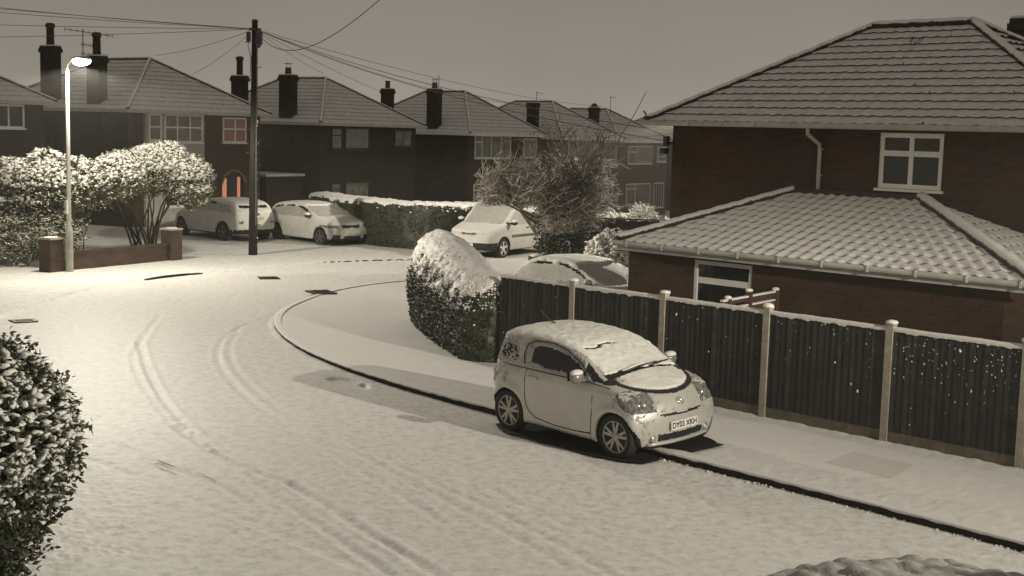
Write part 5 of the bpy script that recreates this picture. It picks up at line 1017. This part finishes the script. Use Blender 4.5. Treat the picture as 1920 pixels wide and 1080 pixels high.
b = MB(); b.box((.04, -.03, .98), (1.01, .03, 1.06)); b.box((1.29, -.03, .84), (2.56, .03, .92)); b.box((2.64, -.03, .90), (3.86, .03, .98)); b.box((-.6, .2, 1.05), (1.2, .25, 1.12)); b.build('rail', m_rail, rl)
b = MB(); b.box((-.8, .3, 0), (4.4, .36, .85)); b.build('backing_boards', m_wood_fence, rl)
# little slatted gate standing between fence and extension
gt = thing('timber_gate', 'red-brown timber gate with snow on its rails, between the black fence and the extension window', 'gate', (3.30, 20.55, 0), math.atan2(1.62, 1.20))
for xx, tl in ((.22, 1.60), (.95, 1.66), (1.95, 1.60)):
    b = MB(); b.box((xx - .045, -.045, -.1), (xx + .045, .045, tl)); p = b.build('post', m_trellis, gt); b = MB(); b.ell((xx, 0, tl + .01), (.07, .06, .035), 0, 10, 6, .1); b.build('snow_cap', m_snow_soft, p, True)
for a, c in ((.0, .90), (1.0, 1.90)):
    for zz in (1.50, 1.36): b = MB(); b.box((a, -.02, zz), (c, .02, zz + .06)); r_ = b.build('rail', m_trellis, gt); b = MB(); b.box((a + .01, -.03, zz + .062), (c - .01, .03, zz + .088)); b.build('snow', m_snow_soft, r_)
b = MB(); b.box((1.0, .025, .2), (1.9, .04, 1.5)); b.build('boards', m_trellis, gt)
# flat-roofed garage between the two left houses
gpos = Vector((-8.91, 60.33, -.4)) + DD * .35 + NN * 1.0; ga = thing('garage', 'low flat-roofed brick garage edged with snow, behind the telegraph pole', 'garage', gpos, AZ); b = MB(); b.box((-2.6, .2, -.3), (-.15, 5, 2.25)); b.build('wall', m_brick_far, ga, uv=True); b = MB(); b.box((-2.7, .1, 2.25), (-.14, 5.1, 2.36)); b.build('roof', m_snow_roof, ga); b = MB(); b.box((-2.3, .15, -.3), (-.5, .195, 1.95)); b.build('garage_door', m_brick_far, ga)

# ------------------------------------------------------------------ telegraph pole and wires
tp = thing('telegraph_pole', 'tall dark wooden telegraph pole with snow flecks, between the two parked cars', 'telegraph pole', (-8.21, 41.4, 0)); b = MB(); b.tube([(0, 0, -.2), (.01, 0, 2), (.02, 0, 5), (.03, 0, 7.32)], [.145, .135, .105, .09], 14); b.build('pole', m_pole, tp, True)
b = MB(); b.ell((.03, 0, 7.33), (.11, .11, .05)); b.build('cap', m_iron, tp, True)
b = MB(); b.lathe((.03, 0, 7.04), (0, 0, 1), [(0, .10), (.0, .19), (.03, .20), (.06, .19), (.06, .1)], 16); b.box((.07, -.14, 6.62), (.26, .10, 7.0)); b.box((-.21, -.12, 6.70), (-.10, .06, 6.98)); b.box((-.26, -.05, 6.66), (-.10, .0, 6.69)); b.lathe((.14, -.02, 6.5), (0, 0, 1), [(0, .05), (.12, .11)], 10); b.build('junction_box', m_black, tp)
b = MB(); b.tube([(-.12, -.08, 6.9), (-.16, -.1, 6.55), (-.06, -.12, 6.2), (-.10, -.10, 5.4)], .014, 4); b.tube([(.1, -.1, 6.6), (.12, -.12, 6.3), (.11, -.13, 1.0)], .018, 5); b.build('down_cable', m_cable, tp)
for k in range(12): zz = 5.9 - .38 * k; sg = -1 if k % 2 else 1; b = MB(); b.tube([(sg * .08, -.02, zz), (sg * .24, -.02, zz + .02)], .012, 4); b.build('step', m_iron, tp) if zz > 2.3 else None
iv, if_ = ico(); n = 46; zz = RNG.uniform(.2, 6.4, n); sc = RNG.uniform(.008, .035, n); V, F = scatter(iv, if_, np.stack([.10 + .03 * RNG.random(n) + .004 * (4 - zz), -.05 + .08 * RNG.random(n), zz], 1), np.stack([sc, sc, sc * 1.3], 1), rotm(n, .3), .15); np_mesh('clinging_snow', V, F, m_snow_soft, tp)['kind'] = 'stuff'
def atp(px, py, Y): d = _f + _rr * ((px - 960) / 2468.5) - _uu * ((py - 540) / 2468.5); t = Y / d.y; return Vector((d.x * t, Y, 4.1211 + d.z * t))
TOP = Vector((-8.18, 41.4, 7.08))
# (far end, sag, label)
wires = [((-32, 33, 9.3), .5, 'wire leaving the pole for the upper left corner'), ((-34, 38, 8.8), .35, 'second wire from the pole towards the left edge'), ((-33, 44, 8.9), .15, 'third, nearly level wire from the pole to the left edge'), ((-33, 47, 7.6), .15, 'faint wire passing above the two tall chimneys'), ((-32, 50, 6.9), .2, 'lowest wire crossing the tall chimney pots on the left'),
         (tuple(atp(292, 104, 54.9)), .12, 'short wire from the pole to the peak of the rendered house'), (tuple(atp(361, 139, 54)), .12, 'short steep wire from the pole to the hip of the rendered house'), ((1.6, 2.5, 6.6), 1.35, 'thick wire sagging overhead from the pole towards the viewer'),
         (tuple(atp(607, 138, 64.5)), .1, 'wire from the pole to the peak of the dark middle house'), (tuple(atp(716, 172, 72)), .1, 'wire from the pole to the rear chimney beyond the middle roof'), (tuple(atp(990, 196, 79)), .5, 'wire from the pole towards the roof behind the bare tree'), (tuple(atp(1130, 200, 85)), .4, 'long faint wire from the pole to the farthest chimney'), (tuple(UV(17.35, 21.93, 4.02)), .35, 'wire from the pole to the corner of the large brick house'), (tuple(UV(17.72, 21.62, 4.28)), .28, 'wire from the pole to the gutter bracket of the large brick house')]
for e, sag, lab in wires:
    e = Vector(e); n = 24; b = MB(); pts = [TOP.lerp(e, k / n) - Vector((0, 0, 4 * sag * (k / n) * (1 - k / n))) for k in range(n + 1)]; b.tube(pts, .008 if 'thick' not in lab else [.011 - .006 * k / n for k in range(n + 1)], 4, cap=False); o = b.build('telephone_wire', m_cable, None, True); tag(o, lab, 'wire', 'telephone wires from the pole')

scn.view_settings.view_transform = 'Standard'; scn.view_settings.look = 'None'; scn.view_settings.exposure = 0; scn.view_settings.gamma = 1
scn.cycles.max_bounces = 5; scn.cycles.diffuse_bounces = 3; scn.cycles.glossy_bounces = 3
try: scn.cycles.use_denoising = True
except Exception: pass

# night air with fine snow in it: one even closed box round everything
b = MB(); b.box((-95, -25, -4.5), (95, 195, 12)); hz = b.build('haze', m_haze); hz['kind'] = 'stuff'

# fine flakes drifting through the air
n = 9000; P = np.stack([RNG.uniform(-17, 12, n), RNG.uniform(19, 60, n), RNG.uniform(.1, 9, n)], 1); ov = np.array([(1, 0, 0), (-1, 0, 0), (0, 1, 0), (0, -1, 0), (0, 0, 1), (0, 0, -1)], float); of = np.array([(0, 2, 4), (2, 1, 4), (1, 3, 4), (3, 0, 4), (2, 0, 5), (1, 2, 5), (3, 1, 5), (0, 3, 5)]); sc = RNG.uniform(.002, .0045, n)
V, F = scatter(ov, of, P, np.stack([sc, sc, sc], 1), rotm(n, 1)); struct(np_mesh('falling_snow', V, F, m_snow, smooth=False), 'stuff', 'fine snowflakes drifting in the night air')
